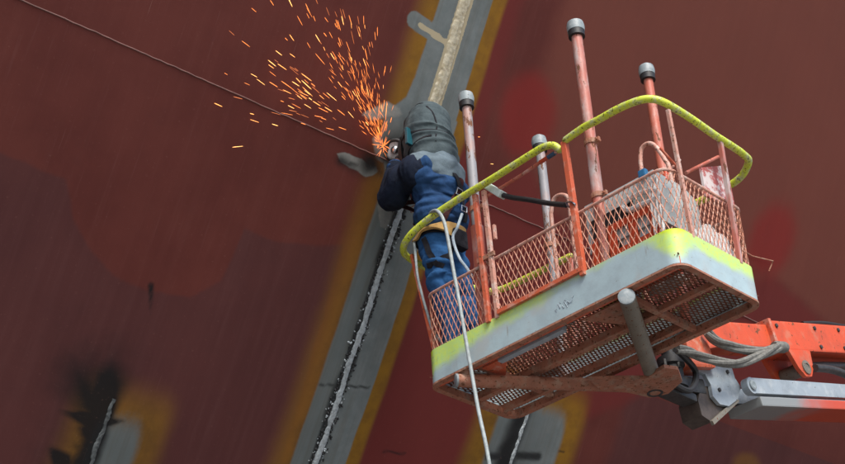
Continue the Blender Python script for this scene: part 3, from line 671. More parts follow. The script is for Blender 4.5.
# control console and what hangs on it
b = MB(); cpos = V(1.60, .30, .55); RZ = Matrix.Rotation(0, 3, 'Z')
b.prism([(-.20, -.16), (.20, -.16), (.20, .10), (.08, .16), (-.20, .16)], (1.53, .26, .50), (0, 1, 0), (0, 0, 1), .50)
cons = b.build('control_console', M['palegrey'], basket)
for i, (x_, y_, m_, r_, h_) in enumerate(((1.36, .12, 'dark', .012, .06), (1.42, .16, 'darkgrey', .018, .05), (1.50, .10, 'dark', .010, .07), (1.57, .14, 'galv', .022, .045), (1.66, .10, 'galv', .020, .10), (1.70, .2, 'bluep', .022, .05), (1.46, .24, 'tan', .014, .09), (1.77, .15, 'redplastic', .018, .06))):
    b = MB(); b.lathe((x_, y_ + .04, .655), (0, .2, 1), [(r_, -.01), (r_, h_ * .6), (r_ * .8, h_), (r_ * .3, h_ * 1.05)], 10); b.build('control_knob', M[m_], basket, smooth=True)
b = MB(); b.box((1.33, .10, .56), (.09, .10, .16), None, .008); b.build('switch_box', M['palegrey'], basket)
b = MB(); b.box((1.47, .053, .47), (.30, .012, .13), None, .003); b.build('console_dark_panel', M['dark'], basket)  # flat black panel standing on the console front
b = MB(); b.box((1.72, .05, .655), (.05, .035, .05), None, .01); b.build('switch_cover', M['bluep'], basket)

# ---- jib and boom, continuing out of the picture to the machine on the dock
JD = V(0, 1, .292).normalized(); JU = V(1, 0, 0).cross(JD).normalized(); JU = JU if JU.z > 0 else -JU
JX = .90
def jp(t, h, x_=JX): return V(x_, 0, 0) + V(0, 2.36, .70) + JD * (t - 2.36) + JU * h
b = MB(); b.bar(jp(1.62, 0), jp(4.55, 0), .17, .17, JU, ch=.012)
jib = b.build('jib_boom', M['orange_deep'], lift); jib['label'] = 'orange box section jib reaching out from the basket'
b = MB(); b.bar(jp(2.33, .002), jp(4.50, .002), .215, .215, JU, ch=.014); b.build('jib_sleeve', M['orange_deep'], jib)
b = MB(); b.bar(jp(2.325, .002), jp(2.36, .002), .235, .235, JU, ch=.006); b.build('sleeve_collar', M['orange'], jib)
b = MB(); b.prism([(-.16, .0), (.14, .0), (.10, -.13), (.04, -.19), (-.04, -.19), (-.10, -.13)], jp(2.62, -.105, JX + .10), JD, JU, .03); b.build('pin_lug', M['orange_deep'], jib)
b = MB(); b.prism([(-.16, .0), (.14, .0), (.10, -.13), (.04, -.19), (-.04, -.19), (-.10, -.13)], jp(2.62, -.105, JX - .09), JD, JU, .03); b.build('pin_lug', M['orange_deep'], jib)
b = MB(); b.lathe(jp(2.62, -.23, JX + .112), (1, 0, 0), [(.05, -.24), (.05, .0), (.05, .012), (.028, .016), (.026, .010)], 16); b.build('pivot_pin', M['olive'], jib, smooth=True)
b = MB(); b.tube([jp(2.7, -.19), jp(3.1, -.17), jp(4.2, -.16)], .035, 12); b.build('lift_cylinder', M['darkgrey'], jib, smooth=True)
# lower link of the jib
LD = (V(0, 3.38, .585) - V(0, 1.925, .20)).normalized(); LU = V(1, 0, 0).cross(LD); LU = LU if LU.z > 0 else -LU
def lpnt(t, h=0, x_=JX): return V(x_, 1.925, .185) + LD * t + LU * h
for sx in (.105, -.085):
    b = MB(); poly = [(2.65, -.047), (2.65, .047)] + [(-.0 + .056 * math.cos(a), .056 * math.sin(a)) for a in np.linspace(math.radians(70), math.radians(290), 14)]
    b.prism(poly, lpnt(0, 0, JX + sx), LD, LU, .05); lk = b.build('jib_link', M['grey'], jib)
    b = MB(); b.lathe(lpnt(0, 0, JX + sx + (.025 if sx > 0 else -.025)), (1 if sx > 0 else -1, 0, 0), [(.034, -.002), (.034, .010), (.022, .014), (.012, .010)], 16); b.build('link_pin', M['galv'], jib, smooth=True)
g = NG('link_underside'); sep = g.n('ShaderNodeSeparateXYZ'); g.put(sep.inputs[0], g.obj)
fade = g.ramp(g.mth('ADD', sep.outputs[1], g.mth('MULTIPLY', g.noise(6, 5), .5)), 2.55, 3.15)
M['under'] = g.out(g.mix(fade, (.25, .27, .27), (.55, .07, .025)), .4)
b = MB(); b.bar(lpnt(.05, -.105), lpnt(2.6, -.105), .26, .065, LU, ch=.01); b.build('link_plate', M['under'], jib)
# head bracket: two curved grey cheeks, slew motor, pads
def pixprism(pix, x_, th, mat, name):
    b = MB(); pp = [P(*q, 0, x_) for q in pix]; b.prism([(q.y, q.z) for q in pp], (x_ - th / 2, 0, 0), (0, 1, 0), (0, 0, 1), th); return b.build(name, mat, jib)
chk = ((686, 357), (705, 355), (731, 365), (735, 378), (741, 387), (738, 399), (729, 406), (720, 404), (713, 396), (711, 385), (705, 374), (692, 369))
pixprism(chk, .965, .025, M['grey'], 'head_cheek')
b = MB(); pp = [P(*q, 0, .965) for q in chk]; b.prism([(q.y, q.z) for q in pp], (.77, 0, 0), (0, 1, 0), (0, 0, 1), .025); b.build('head_cheek', M['grey'], jib)
pixprism(((701, 386), (711, 386), (714, 396), (721, 404), (733, 401), (712, 422), (702, 415), (698, 400)), .935, .15, plain('greasy_brown_steel', (.09, .07, .06), .4, 14, .6), 'head_block')
b = MB(); b.bar(P(737, 400, 0, .945), P(712, 423, 0, .945), .03, .022, (1, 0, 0), ch=.004); b.build('wear_strip', M['olive'], jib)
b = MB(); b.box((JX - .02, 1.42, .07), (.12, .22, .10), Matrix.Rotation(.2, 3, 'X'), .015); b.build('slew_housing', M['darkgrey'], jib)
b = MB(); b.lathe((JX + .03, 1.20, -.04), (0, 0, 1), [(.06, 0), (.085, .02), (.085, .06), (.07, .07), (.07, .16), (.085, .17), (.085, .22), (.05, .23), (.05, .30)], 20); b.build('slew_motor', M['dark'], jib, smooth=True)
for k in range(6):
    a = k * 1.05; b = MB(); b.lathe((JX + .01 + .088 * math.cos(a), 1.18 + .088 * math.sin(a), .09), (0, 0, 1), [(.012, 0), (.012, .05), (.006, .055)], 6); b.build('bolt', M['darkgrey'], jib)
b = MB(); b.box((JX, 1.26, -.035), (.11, .26, .05), None, .01); b.build('slew_arm', M['darkgrey'], jib)
b = MB(); b.box((JX + .03, 1.42, .30), (.16, .26, .26), Matrix.Rotation(.28, 3, 'X'), .02); b.build('head_box', M['orange'], jib)
b = MB(); b.bar(V(JX, 1.40, .36), jp(1.75, 0), .15, .15, JU, ch=.012); b.build('head_neck', M['orange_deep'], jib)
# sleeved hydraulic hoses: two twisted bundles sagging in front of the jib
def bundle(pix, x_, r, name, turns=5.0):
    base = crom([P(*q, 0, x_) for q in pix], 14); b = MB()
    for ph in (0, 2.1, 4.2):
        pts = []
        for i, p_ in enumerate(base):
            t = (base[min(i + 1, len(base) - 1)] - base[max(i - 1, 0)]).normalized(); s_ = t.cross(V(1, 0, 0)).normalized(); a = ph + i / len(base) * turns
            pts.append(p_ + (s_ * math.cos(a) + V(1, 0, 0) * math.sin(a)) * r * .55)
        b.tube(pts, r * .62, 8)
    return b.build(name, M['hosegrey'], jib, smooth=True)
bundle([(706, 331), (714, 339), (725, 344), (740, 349), (755, 351), (768, 350), (779, 347.5)], JX + .16, .030, 'hose_bundle')
bundle([(676, 349), (690, 352), (704, 357.5), (720, 362), (738, 363), (755, 358), (768, 352), (779, 347)], JX + .19, .028, 'hose_bundle', 7)
b = MB(); b.lathe(P(779, 347, 0, JX + .17), JD, [(.035, -.06), (.04, -.04), (.04, .06), (.035, .08)], 12); b.build('hose_clamp', M['hosegrey'], jib, smooth=True)
b = MB(); b.tube(crom([P(815, 368, 0, JX + .13), P(828, 369, 0, JX + .13), P(842, 373, 0, JX + .13), P(860, 382, 0, JX + .13)], 6), .028, 10); b.build('hose', M['darkgrey'], jib, smooth=True)
b = MB(); b.tube(crom([V(PIV.x + .05, PIV.y + .1, -.02), V(JX + .12, 1.22, -.06), V(JX + .10, 1.35, .12), P(676, 349, 0, JX + .19)], 8), .020, 8); b.build('hose', M['dark'], jib, smooth=True)
for t_, h_ in ((2.42, .07), (2.42, -.07), (2.95, .07), (2.95, -.07), (3.3, .07), (3.3, -.07)):
    b = MB(); b.lathe(jp(t_, h_, JX + .107), (1, 0, 0), [(.016, -.002), (.016, .010), (.009, .013)], 6); b.build('bolt', M['darkgrey'], jib)
for q in ((699, 362), (716, 364), (727, 372), (719, 390)):
    b = MB(); b.lathe(P(*q, 0, .966), (1, 0, 0), [(.014, -.002), (.014, .010), (.008, .013)], 6); b.build('bolt', M['darkgrey'], jib)
b = MB(); b.tube(crom([jp(2.9, .125, JX + .06), jp(3.2, .135, JX + .07), jp(3.6, .125, JX + .06), jp(4.2, .13, JX + .06)], 5), .016, 8); b.build('hose', M['dark'], jib, smooth=True)
# main boom down to the machine (outside the photograph)
HEAD = jp(4.62, -.05); BASE = LIFT + V(0, 0, 2.05)
b = MB(); b.bar(HEAD, BASE, .30, .34, (0, 0, 1), ch=.02); b.build('main_boom', M['orange_deep'], lift)
b = MB(); b.lathe(HEAD + V(-.24, 0, 0), (1, 0, 0), [(.22, 0), (.22, .48)], 20); b.build('boom_head', M['grey'], lift, smooth=True)
bd = (BASE - HEAD).normalized(); fr_ = V(bd.x, bd.y, 0).normalized(); sr_ = fr_.cross(V(0, 0, 1)); RM_ = Matrix((fr_, -sr_, V(0, 0, 1))).transposed()
b = MB(); b.box(LIFT + V(0, 0, .72) , (2.6, 1.3, .5), RM_, .06); b.build('chassis', M['orange_deep'], lift)
b = MB(); b.box(LIFT + fr_ * .3 + V(0, 0, 1.55), (2.2, 1.5, 1.05), RM_, .08); b.build('turntable', M['grey'], lift)
for i in (-1, 1):
    for j in (-1, 1):
        b = MB(); b.lathe(LIFT + fr_ * (i * .95) + sr_ * (j * .95) + V(0, 0, .45), sr_ * j, [(.25, -.16), (.43, -.15), (.45, -.08), (.45, .08), (.43, .15), (.25, .16), (.22, .08), (.08, .08), (.07, .14), (.02, .14)], 28); b.build('wheel', M['dark'], lift, smooth=True)

# ------------------------------------------------------------------ things in the basket
FZ = .058
def thing(name, loc, label, cat, group=None): return tag(empty(name, loc), label, cat, group)
cr = thing('tool_crate', (1.62, .075, FZ), 'red orange plastic crate behind the basket mesh under the console', 'crate')
def crate_part(c, s, name='slat', ch=.004): b = MB(); b.box(c, s, None, ch); return b.build(name, M['redplastic'], cr)
for x_ in (1.455, 1.60, 1.745):
    crate_part((x_, .05, .255), (.055, .012, .37), 'upright'); crate_part((x_, .20, .255), (.055, .012, .37), 'upright')
for z_ in (.085, .25, .42):
    crate_part((1.60, .042, z_), (.33, .010, .045)); crate_part((1.60, .208, z_), (.33, .010, .045))
crate_part((1.60, .125, .072), (.33, .15, .012), 'base')
b = MB(); b.box((1.665, .12, .255), (.10, .09, .30), None, .02); b.lathe((1.665, .12, .40), (0, 0, 1), [(.025, 0), (.025, .03), (.018, .035)], 12)
tag(b.build('canister', M['paleblue'], None, smooth=True), 'pale blue plastic canister standing in the red crate', 'canister')
b = MB(); b.box((1.53, .12, .235), (.09, .08, .26), None, .02); b.lathe((1.53, .12, .36), (0, 0, 1), [(.022, 0), (.022, .03), (.016, .035)], 12)
tag(b.build('canister', M['white'], None, smooth=True), 'white plastic canister standing in the red crate', 'canister')
b = MB(); b.box((1.385, .20, .21), (.10, .16, .30), None, .015)
tag(b.build('equipment_box', M['paleblue'], None, smooth=True), 'pale blue box beside the red crate behind the gate post', 'box')
b = MB(); b.box((1.21, .40, .23), (.16, .22, .33), None, .012)
tag(b.build('yellow_box', plain('dull_yellow_plastic', (.42, .36, .06), .25, 9, .6), None, smooth=True), 'dull yellow box standing behind the gate post inside the basket', 'box')

def cloth_blob(name, c, s, mat, label, cat, seed, f=9, amp=.35):
    bm = bmesh.new(); bmesh.ops.create_icosphere(bm, subdivisions=4, radius=1)
    for q in bm.verts:
        n_ = mn.fractal(q.co * f * .25 + V(seed, 0, 0), 1, 2, 4); k = 1 + amp * n_
        q.co = V(q.co.x * s[0] * k, q.co.y * s[1] * k, q.co.z * s[2] * k)
        if q.co.z < -s[2] * .6: q.co.z = -s[2] * .6
    bm.verts.index_update(); b = MB(); b.add([V(c) + q.co for q in bm.verts], [[q.index for q in f_.verts] for f_ in bm.faces]); bm.free()
    return tag(b.build(name, mat, None, smooth=True, angle=60), label, cat)
b = MB(); b.box((1.345, .06, .235), (.07, .05, .30), None, .015); b.lathe((1.345, .06, .38), (0, 0, 1), [(.018, 0), (.018, .03), (.012, .035)], 12)
tag(b.build('canister', M['redplastic'], None, smooth=True), 'narrow red canister standing between the gate post and the red crate', 'canister')
b = MB(); b.tube(crom([P(*q, 1, .034) for q in ((623, 206), (629, 199), (643, 192.5), (654, 189.5), (659, 193), (655, 199), (641, 205), (629, 210))], 5, True), .017, 8, closed=True)
tag(b.build('hose_loop', M['white'], None, smooth=True), 'white hose loop hung behind the mesh above the red crate', 'hose')
cloth_blob('plastic_sack', (1.80, .50, FZ + .16), (.07, .19, .20), M['white'], 'crumpled white plastic sack against the end mesh of the basket', 'sack', 3.0)
cloth_blob('rag', (1.60, .30, FZ + .03), (.12, .05, .03), M['white'], 'crumpled white rag lying on the grating near the console', 'rag', 8.0)
cloth_blob('rag', (.92, .16, FZ + .02), (.12, .04, .025), M['white'], 'white rag lying on the grating along the front toe board', 'rag', 5.0)
cloth_blob('rag', (.42, .55, FZ + .025), (.14, .07, .03), M['palegrey'], "pale grey rag on the grating beside the worker's boots", 'rag', 12.0)
# white folded sheet hung over the console front
b = MB(); N_, K_ = 26, 14; vs = []
for i in range(N_):
    for j in range(K_):
        t = j / (K_ - 1); x_ = 1.745 + .085 * i / (N_ - 1); z_ = .585 + .01 * math.sin(i * .5) - .34 * t * (1 + .22 * math.sin(i * .45)); vs.append(V(x_, .024 + .006 * math.sin(i * 1.1 + t * 3) + .004, z_))
n_ = len(vs); vs2 = [q + V(0, .003, 0) for q in vs]
fs = [(i * K_ + j, i * K_ + j + 1, (i + 1) * K_ + j + 1, (i + 1) * K_ + j) for i in range(N_ - 1) for j in range(K_ - 1)]
rim = [(i * K_) for i in range(N_)] + [(N_ - 1) * K_ + j for j in range(1, K_)] + [i * K_ + K_ - 1 for i in range(N_ - 2, -1, -1)] + [j for j in range(K_ - 2, 0, -1)]
fs2 = [tuple(n_ + k for k in f_[::-1]) for f_ in fs] + [(rim[k], rim[(k + 1) % len(rim)], n_ + rim[(k + 1) % len(rim)], n_ + rim[k]) for k in range(len(rim))]
b.add(vs + vs2, fs + fs2); tag(b.build('plastic_sheet', M['white'], None, smooth=True), 'white plastic sheet hanging behind the mesh at the sprayed corner', 'sheet')

# ------------------------------------------------------------------ worker
def organic(name, prims, voxel, mats, parent, smooth_it=6, fold=0.0, foldf=(9, 9, 5), pad=None):
    """prims: (points, radii, ellipse, ref, material index) chains fused into one skin"""
    b = MB()
    for (pts, r, el, ref, mi) in prims: b.tube(pts, r, 18, ell=el, ref=ref, dome=True)
    o = b.build(name, mats, parent)
    md = o.modifiers.new('r', 'REMESH'); md.mode = 'VOXEL'; md.voxel_size = voxel
    if smooth_it: sm_ = o.modifiers.new('s', 'SMOOTH'); sm_.iterations = smooth_it; sm_.factor = .5
    bpy.context.view_layer.update()
    ev = o.evaluated_get(bpy.context.evaluated_depsgraph_get()); me = bpy.data.meshes.new_from_object(ev)
    o.modifiers.clear(); old = o.data; o.data = me; bpy.data.meshes.remove(old); me.name = name
    if not me.materials:
        for m_ in mats: me.materials.append(m_)
    if fold:
        nrm = [q.normal.copy() for q in me.vertices]
        for q, n_ in zip(me.vertices, nrm):
            p_ = q.co; wv = V(p_.x * foldf[0], p_.y * foldf[1], p_.z * foldf[2])
            d = mn.fractal(wv, 1.0, 2.1, 3); wp = wv + V(mn.noise(wv * .5), mn.noise(wv * .5 + V(5, 0, 0)), 0) * .8
            r1 = max(0, 1 - abs(mn.noise(wp * .8 + V(7, 3, 1))) * 3.2); r2 = max(0, 1 - abs(mn.noise(wp * 1.9 + V(2, 9, 4))) * 3.0)
            q.co = p_ + n_ * fold * (.5 * d - 1.0 * r1 ** 1.3 - .22 * r2 ** 1.5 + .3)
    if len(mats) > 1:
        segs = []
        for (pts, r, el, ref, mi) in prims:
            rl = [r] * len(pts) if not hasattr(r, '__len__') else r
            for i in range(len(pts) - 1): segs.append((V(pts[i]), V(pts[i + 1]), (rl[i] + rl[i + 1]) / 2, mi))
        for f_ in me.polygons:
            c = f_.center; best = 1e9; mi_ = 0
            for (a, c2, r, mi) in segs:
                d = c2 - a; t = max(0, min(1, (c - a).dot(d) / max(d.length_squared, 1e-9))); k = (c - a - d * t).length - r
                if k < best: best, mi_ = k, mi
            f_.material_index = mi_
    me.polygons.foreach_set('use_smooth', [True] * len(me.polygons)); me.update()
    return o
def fold_ring(cx_, cy_, rx, ry, z_, tilt, ph, a0, a1, r, mi):      # a roll of bunched cloth round a limb or the neck
    aa = np.linspace(a0, a1, 26)
    return ([V(cx_ + rx * math.cos(a), cy_ + ry * math.sin(a), z_ + tilt * math.cos(a + ph) + .006 * math.sin(3 * a + ph)) for a in aa], [r * (.45 + .55 * math.sin(math.pi * (i + .5) / 26)) for i in range(26)], None, (0, 0, 1), mi)
wk = thing('person', (.12, .20, FZ), 'worker in blue overalls and grey hood grinding the hull from the basket', 'person')
SHL, SHR = V(.10, -.045, 1.475), V(.04, .30, 1.50)
ELL, WRL = V(-.165, -.05, 1.40), V(-.135, -.03, 1.625)
ELR, WRR = V(-.16, .36, 1.46), V(-.185, .19, 1.70)
X_ = (1, 0, 0)
body = organic('body', [
    ([(.055, .165, .93), (.058, .165, 1.03), (.062, .16, 1.12)], [.128, .136, .134], 1.30, X_, 1),
    ([(.062, .16, 1.10), (.072, .155, 1.19), (.08, .145, 1.30), (.092, .135, 1.40), (.078, .128, 1.47)], [.132, .158, .138, .166, .12], [1.28, 1.30, 1.30, 1.36, 1.5], X_, 0),
    ([(.075, .128, 1.48), (.055, .128, 1.62)], [.07, .06], None, X_, 0),
    ([(.05, .128, 1.64), (.03, .125, 1.84)], [.085, .095], None, X_, 4),
    ([(.085, .05, 1.45), SHL, (.05, -.045, 1.46)], [.110, .105, .100], None, None, 0),
    ([(.06, -.055, 1.475), (-.06, -.06, 1.465), ELL], [.095, .092, .08], None, None, 0),
    ([ELL, WRL], [.080, .050], None, None, 0),
    ([(.06, .22, 1.46), SHR], [.09, .080], None, None, 0),
    ([SHR, ELR], [.078, .066], None, None, 2), ([ELR, WRR], [.064, .046], None, None, 2),
    ([(.055, .085, .93), (.085, .105, .72), (.11, .115, .50)], [.105, .092, .074], None, X_, 1),
    ([(.11, .115, .50), (.13, .12, .30), (.15, .125, .15)], [.072, .066, .058], None, X_, 1),
    ([(.055, .245, .93), (.09, .27, .72), (.12, .29, .50)], [.105, .092, .074], None, X_, 1),
    ([(.12, .29, .50), (.16, .30, .30), (.19, .305, .15)], [.072, .066, .058], None, X_, 1),
    ([(.17, .125, .115), (.06, .115, .10)], [.050, .042], None, (0, 0, 1), 3), ([(.21, .305, .115), (.10, .295, .10)], [.050, .042], None, (0, 0, 1), 3),
    fold_ring(.066, .158, .132, .172, 1.135, .015, .4, -2.6, 1.4, .024, 0), fold_ring(.074, .152, .140, .186, 1.215, .022, 1.6, -2.9, .9, .022, 0),
    fold_ring(.08, .146, .132, .176, 1.30, .020, 2.8, -2.4, 1.2, .020, 0), fold_ring(.088, .138, .150, .205, 1.375, .025, .9, -2.2, 1.5, .020, 0),
    fold_ring(.09, .10, .088, .092, .70, .03, .5, -3.0, .8, .020, 1), fold_ring(.085, .10, .092, .096, .80, .03, 2.0, -2.8, 1.0, .018, 1),
], .008, [M['jacket'], M['trouser'], M['sleeve'], M['boot'], M['skin']], wk, 3, .020, (3.6, 3.6, 9))
dg = bpy.context.evaluated_depsgraph_get()
def bvh_of(o): me = o.data; return BVHTree.FromPolygons([q.co[:] for q in me.vertices], [p_.vertices[:] for p_ in me.polygons])
# hood: helmet shape, crown seam, neck and the cape over the shoulders
hood = organic('hood', [
    ([(.045, .125, 1.72), (.035, .125, 1.86), (.040, .125, 1.945)], [.150, .164, .154], 1.04, X_, 0),
    ([(-.05, .122, 1.76), (-.06, .122, 1.90)], [.112, .108], 1.08, X_, 0),
    ([(.075, .128, 1.62), (.055, .126, 1.76)], [.158, .146], 1.08, X_, 0),
    fold_ring(.062, .127, .150, .158, 1.690, .022, .3, -2.7, 2.2, .022, 0), fold_ring(.055, .127, .150, .156, 1.755, .030, 1.3, -2.4, 1.9, .018, 0),
    fold_ring(.045, .126, .156, .160, 1.84, .030, 2.2, -2.6, 1.2, .014, 0), fold_ring(-.03, .122, .095, .125, 1.97, .02, .2, -3.1, 3.1, .016, 0),
], .008, [M['hood']], wk, 4, .013, (3.2, 3.2, 8))
cape = organic('hood_cape', [
    ([(.085, .130, 1.515), (.07, .130, 1.63)], [.168, .140], [1.30, 1.05], X_, 0),
    ([(.08, .06, 1.545), (.09, -.035, 1.525)], [.118, .096], None, None, 0),
    ([(.06, .2, 1.55), (.04, .30, 1.52)], [.120, .108], None, None, 0),
    ([(.15, .13, 1.52), (.175, .13, 1.44)], [.085, .06], 2.2, X_, 0),
], .008, [M['cape']], wk, 5, .012, (5, 5, 6))
organic('sleeve', [([(.075, -.055, 1.475), (-.06, -.06, 1.465), ELL], [.108, .110, .096], None, None, 0), ([ELL, ELL.lerp(WRL, .82)], [.096, .066], None, None, 0)], .008, [M['sleeve']], wk, 4, .020, (9, 4, 4))
hb = bvh_of(hood)
def strap(name, pts, width, mat, bv, lift_=.006, th=.004, closed=False, parent=wk, n=10, snap=True):
    path = crom(pts, n, closed); A = []
    for p_ in path:
        q, nrm, _, _ = bv.find_nearest(p_)
        A.append((q + nrm * lift_, nrm) if snap else (p_, nrm))
    for _ in range(3):
        A = [((A[max(i - 1, 0)][0] + A[i][0] * 2 + A[min(i + 1, len(A) - 1)][0]) / 4 if 0 < i < len(A) - 1 or False else A[i][0], (A[max(i - 1, 0)][1] + A[i][1] + A[min(i + 1, len(A) - 1)][1]).normalized()) for i in range(len(A))]
    vs = []; N = len(A)
    for i in range(N):
        t = (A[(i + 1) % N if closed else min(i + 1, N - 1)][0] - A[i - 1 if closed else max(i - 1, 0)][0]).normalized(); n_ = A[i][1]; s_ = t.cross(n_).normalized()
        for (a, c) in ((-1, 0), (1, 0), (1, 1), (-1, 1)): vs.append(A[i][0] + s_ * (a * width / 2) + n_ * (c * th))
    b = MB(); fs = [(i * 4 + k, i * 4 + (k + 1) % 4, ((i + 1) % N) * 4 + (k + 1) % 4, ((i + 1) % N) * 4 + k) for i in range(N if closed else N - 1) for k in range(4)]
    if not closed: fs += [(3, 2, 1, 0), tuple((N - 1) * 4 + k for k in range(4))]
    b.add(vs, fs); return b.build(name, mat, parent, smooth=True, angle=30)
bb_ = bvh_of(body)
# belt with a padded tan back, harness straps
ring = [V(.062 + .5 * math.cos(a), .16 + .5 * math.sin(a), 1.045) for a in np.linspace(0, 2 * math.pi, 40, endpoint=False)]
def onbody(p_, z_): 
    o_ = V(.062, .16, z_); d = (V(p_.x, p_.y, z_) - o_).normalized(); h_ = bb_.ray_cast(o_ + d * .6, -d); return h_[0] if h_[0] else o_ + d * .14
strap('belt', [onbody(p_, 1.035) for p_ in ring], .045, M['strapb'], bb_, .008, .005, True, n=2)
arcp = [V(.062 + .5 * math.cos(a), .16 + .5 * math.sin(a), 1.04) for a in np.linspace(-2.15, .75, 16)]
strap('belt_pad', [onbody(p_, 1.045 + .0 * i) for i, p_ in enumerate(arcp)], .088, M['tan'], bb_, .015, .012, n=3)
def bpx(px, py):
    d = ray(px, py).normalized(); h_ = bb_.ray_cast(CAM, d); return h_[0] if h_[0] else P(px, py, 1, .14)
strap('harness_strap', [bpx(*q) for q in ((462, 173), (460, 184), (455, 196), (449, 208), (443, 219))], .036, M['strap'], bb_, .010)
strap('harness_strap', [bpx(*q) for q in ((452, 171), (457, 182), (462, 196), (464, 210), (463, 222))], .030, M['strapb'], bb_, .013)
strap('harness_strap', [bpx(*q) for q in ((413, 196), (411, 205), (411, 214), (416, 226))], .030, M['strap'], bb_, .010)
b = MB(); b.box(onbody(V(.5, .14, 0), .98) + V(.03, 0, 0), (.06, .11, .13), None, .015); b.build('tool_pouch', M['strapb'], wk)
strap('harness_strap', [(.06, .0, 1.0), (.10, .0, .86), (.14, .06, .78)], .036, M['strapb'], bb_, .008)
strap('harness_strap', [(.16, .12, 1.0), (.15, .10, .86), (.06, .0, .80)], .036, M['strapb'], bb_, .008)
for q, sz in (((457, 192), .05), ((462, 210), .045), ((411, 208), .045)):
    p_ = bpx(*q); _, n_, _, _ = bb_.find_nearest(p_); b = MB(); ctr = p_ + n_ * .02; t_ = n_.cross(V(0, 0, 1)).normalized(); u_ = n_.cross(t_)
    b.tube([ctr + t_ * (sz * .5 * a_) + u_ * (sz * .4 * c_) for a_, c_ in ((-1, -1), (1, -1), (1, 1), (-1, 1))], .005, 6, closed=True); b.build('buckle', M['chrome'], wk)
# hood details: visor edge, seam cord, strap end
strap('crown_seam', [(.15, .05, 1.70), (.155, .07, 1.82), (.12, .06, 1.94), (.04, .06, 2.04), (-.06, .07, 2.02)], .010, M['strapb'], hb, .001, .003)
strap('hood_band', [(.19, .15, 1.80), (.17, .05, 1.79), (.08, -.03, 1.80), (-.03, -.03, 1.83), (-.12, .03, 1.85)], .012, M['strapb'], hb, .001, .003)
strap('hood_tie', [(.16, .02, 1.74), (.08, -.03, 1.72), (-.02, -.03, 1.69), (-.10, .0, 1.66)], .016, M['strapb'], hb, .001, .004)
h0 = hb.ray_cast(CAM, ray(412, 137).normalized())[0] or P(412, 137, 1, .02)
b = MB(); q0 = (CAM - h0).normalized() * .004 - RT * .022 + h0; b.bar(q0 + V(0, 0, .065), q0 - V(0, 0, .06), .022, .05, (0, 1, 0), ch=.004); b.build('visor_edge', M['visor'], wk)
b = MB(); b.prism([(-.085, -.10), (.085, -.10), (.095, .0), (.085, .10), (-.085, .10), (-.095, .0)], (-.148, .122, 1.80), (0, 1, 0), (0, 0, 1), .03); b.build('face_shield', M['dark'], wk)
cb = bvh_of(cape)
strap('tool_cord', [(.0, -.13, 1.52), (.07, -.14, 1.52), (.14, -.12, 1.50)], .018, M['strapb'], cb, .003, .006)
b = MB(); q_ = cb.find_nearest(P(428, 159, 1, -.10)); b.lathe(q_[0], q_[1], [(.012, -.002), (.012, .008), (.006, .010)], 10); b.build('snap_button', M['white'], wk, smooth=True)

# grinder
DC = V(-.203, .042, 1.829)                       # disc centre
CV = (CAM - DC).normalized()
DA = (CV + RT * -.25 + UP * .15).normalized()     # disc axis
BDIR = V(.22, -.12, -.90); BDIR = (BDIR - DA * BDIR.dot(DA)).normalized()
gr_ = thing('angle_grinder', DC, "dark blue angle grinder with silver disc held in the worker's gloves", 'grinder')
b = MB(); b.lathe(DC, DA, [(.058, -.003), (.058, .003), (.02, .004)], 32); b.build('disc', M['wheel'], gr_, smooth=True)
b = MB(); b.tube([DC + (DA.orthogonal().normalized() * math.cos(a) + DA.cross(DA.orthogonal().normalized()) * math.sin(a)) * .068 for a in np.linspace(0, 2 * math.pi, 32, endpoint=False)], .013, 10, closed=True); b.build('guard', M['dark'], gr_, smooth=True)
b = MB(); b.lathe(DC, DA, [(.026, .003), (.026, .012), (.018, .020), (.008, .024)], 20); b.build('flange_nut', M['chrome'], gr_, smooth=True)
b = MB(); b.tube([DC - DA * .004 + BDIR * .068, DC + DA * .012 + BDIR * .10], [.018, .028], 16, dome=True); b.build('gear_head', M['chrome'], gr_, smooth=True)
b = MB(); b.tube(crom([DC + DA * .02 + BDIR * .105, DC + DA * .02 + BDIR * .15, DC + DA * .018 + BDIR * .19, DC + DA * .015 + BDIR * .22], 4), [.030] * 5 + [.028] * 4 + [.026] * 4, 16, dome=True); gb = b.build('motor_body', M['grblue'], gr_, smooth=True)
HD = DA.cross(BDIR).normalized(); HD = HD if HD.y > 0 else -HD
b = MB(); b.tube([DC + DA * .02 + BDIR * .06, DC + DA * .02 + BDIR * .06 + HD * .15], .015, 12, dome=True); b.build('side_handle', M['dark'], gr_, smooth=True)
# gloved hands closed on the casing and the side handle
def hand(name, wrist, grip, axis, r_grip, side):
    """palm from the wrist to the grip; four fingers wrap round the gripped axis, thumb from the palm's side"""
    axis = V(axis).normalized(); grip = V(grip); wrist = V(wrist); back = (wrist - grip); back = (back - axis * back.dot(axis)).normalized(); tan_ = axis.cross(back) * side
    pr = [([wrist, grip + back * (r_grip + .034)], [.036, .034], None, None, 0), ([grip + back * (r_grip + .02) - axis * .030, grip + back * (r_grip + .02) + axis * .030], [.024, .024], None, None, 0)]
    for i, (o_, ln_) in enumerate(((-.034, .80), (-.011, .95), (.012, 1.0), (.034, .9))):
        pts = []
        for k in range(7):
            a = (.15 + k * .62 * ln_); rr = r_grip + .012
            pts.append(grip + axis * o_ + (back * math.cos(a) + tan_ * math.sin(a)) * (rr + .006 * math.cos(a)))
        pr.append((pts, [.0115, .0115, .011, .011, .0105, .010, .009], None, None, 0))
    th = [wrist.lerp(grip + back * r_grip, .45) + axis * .03, grip + back * (r_grip + .02) + axis * .058 - tan_ * .012, grip + axis * .066 - tan_ * (r_grip + .006) + back * .006, grip + axis * .060 - tan_ * (r_grip * .7) - back * (r_grip * .8)]
    pr.append((th, [.017, .015, .0125, .011], None, None, 0))
    return organic(name, pr, .0042, [M['glove']], wk, 2)
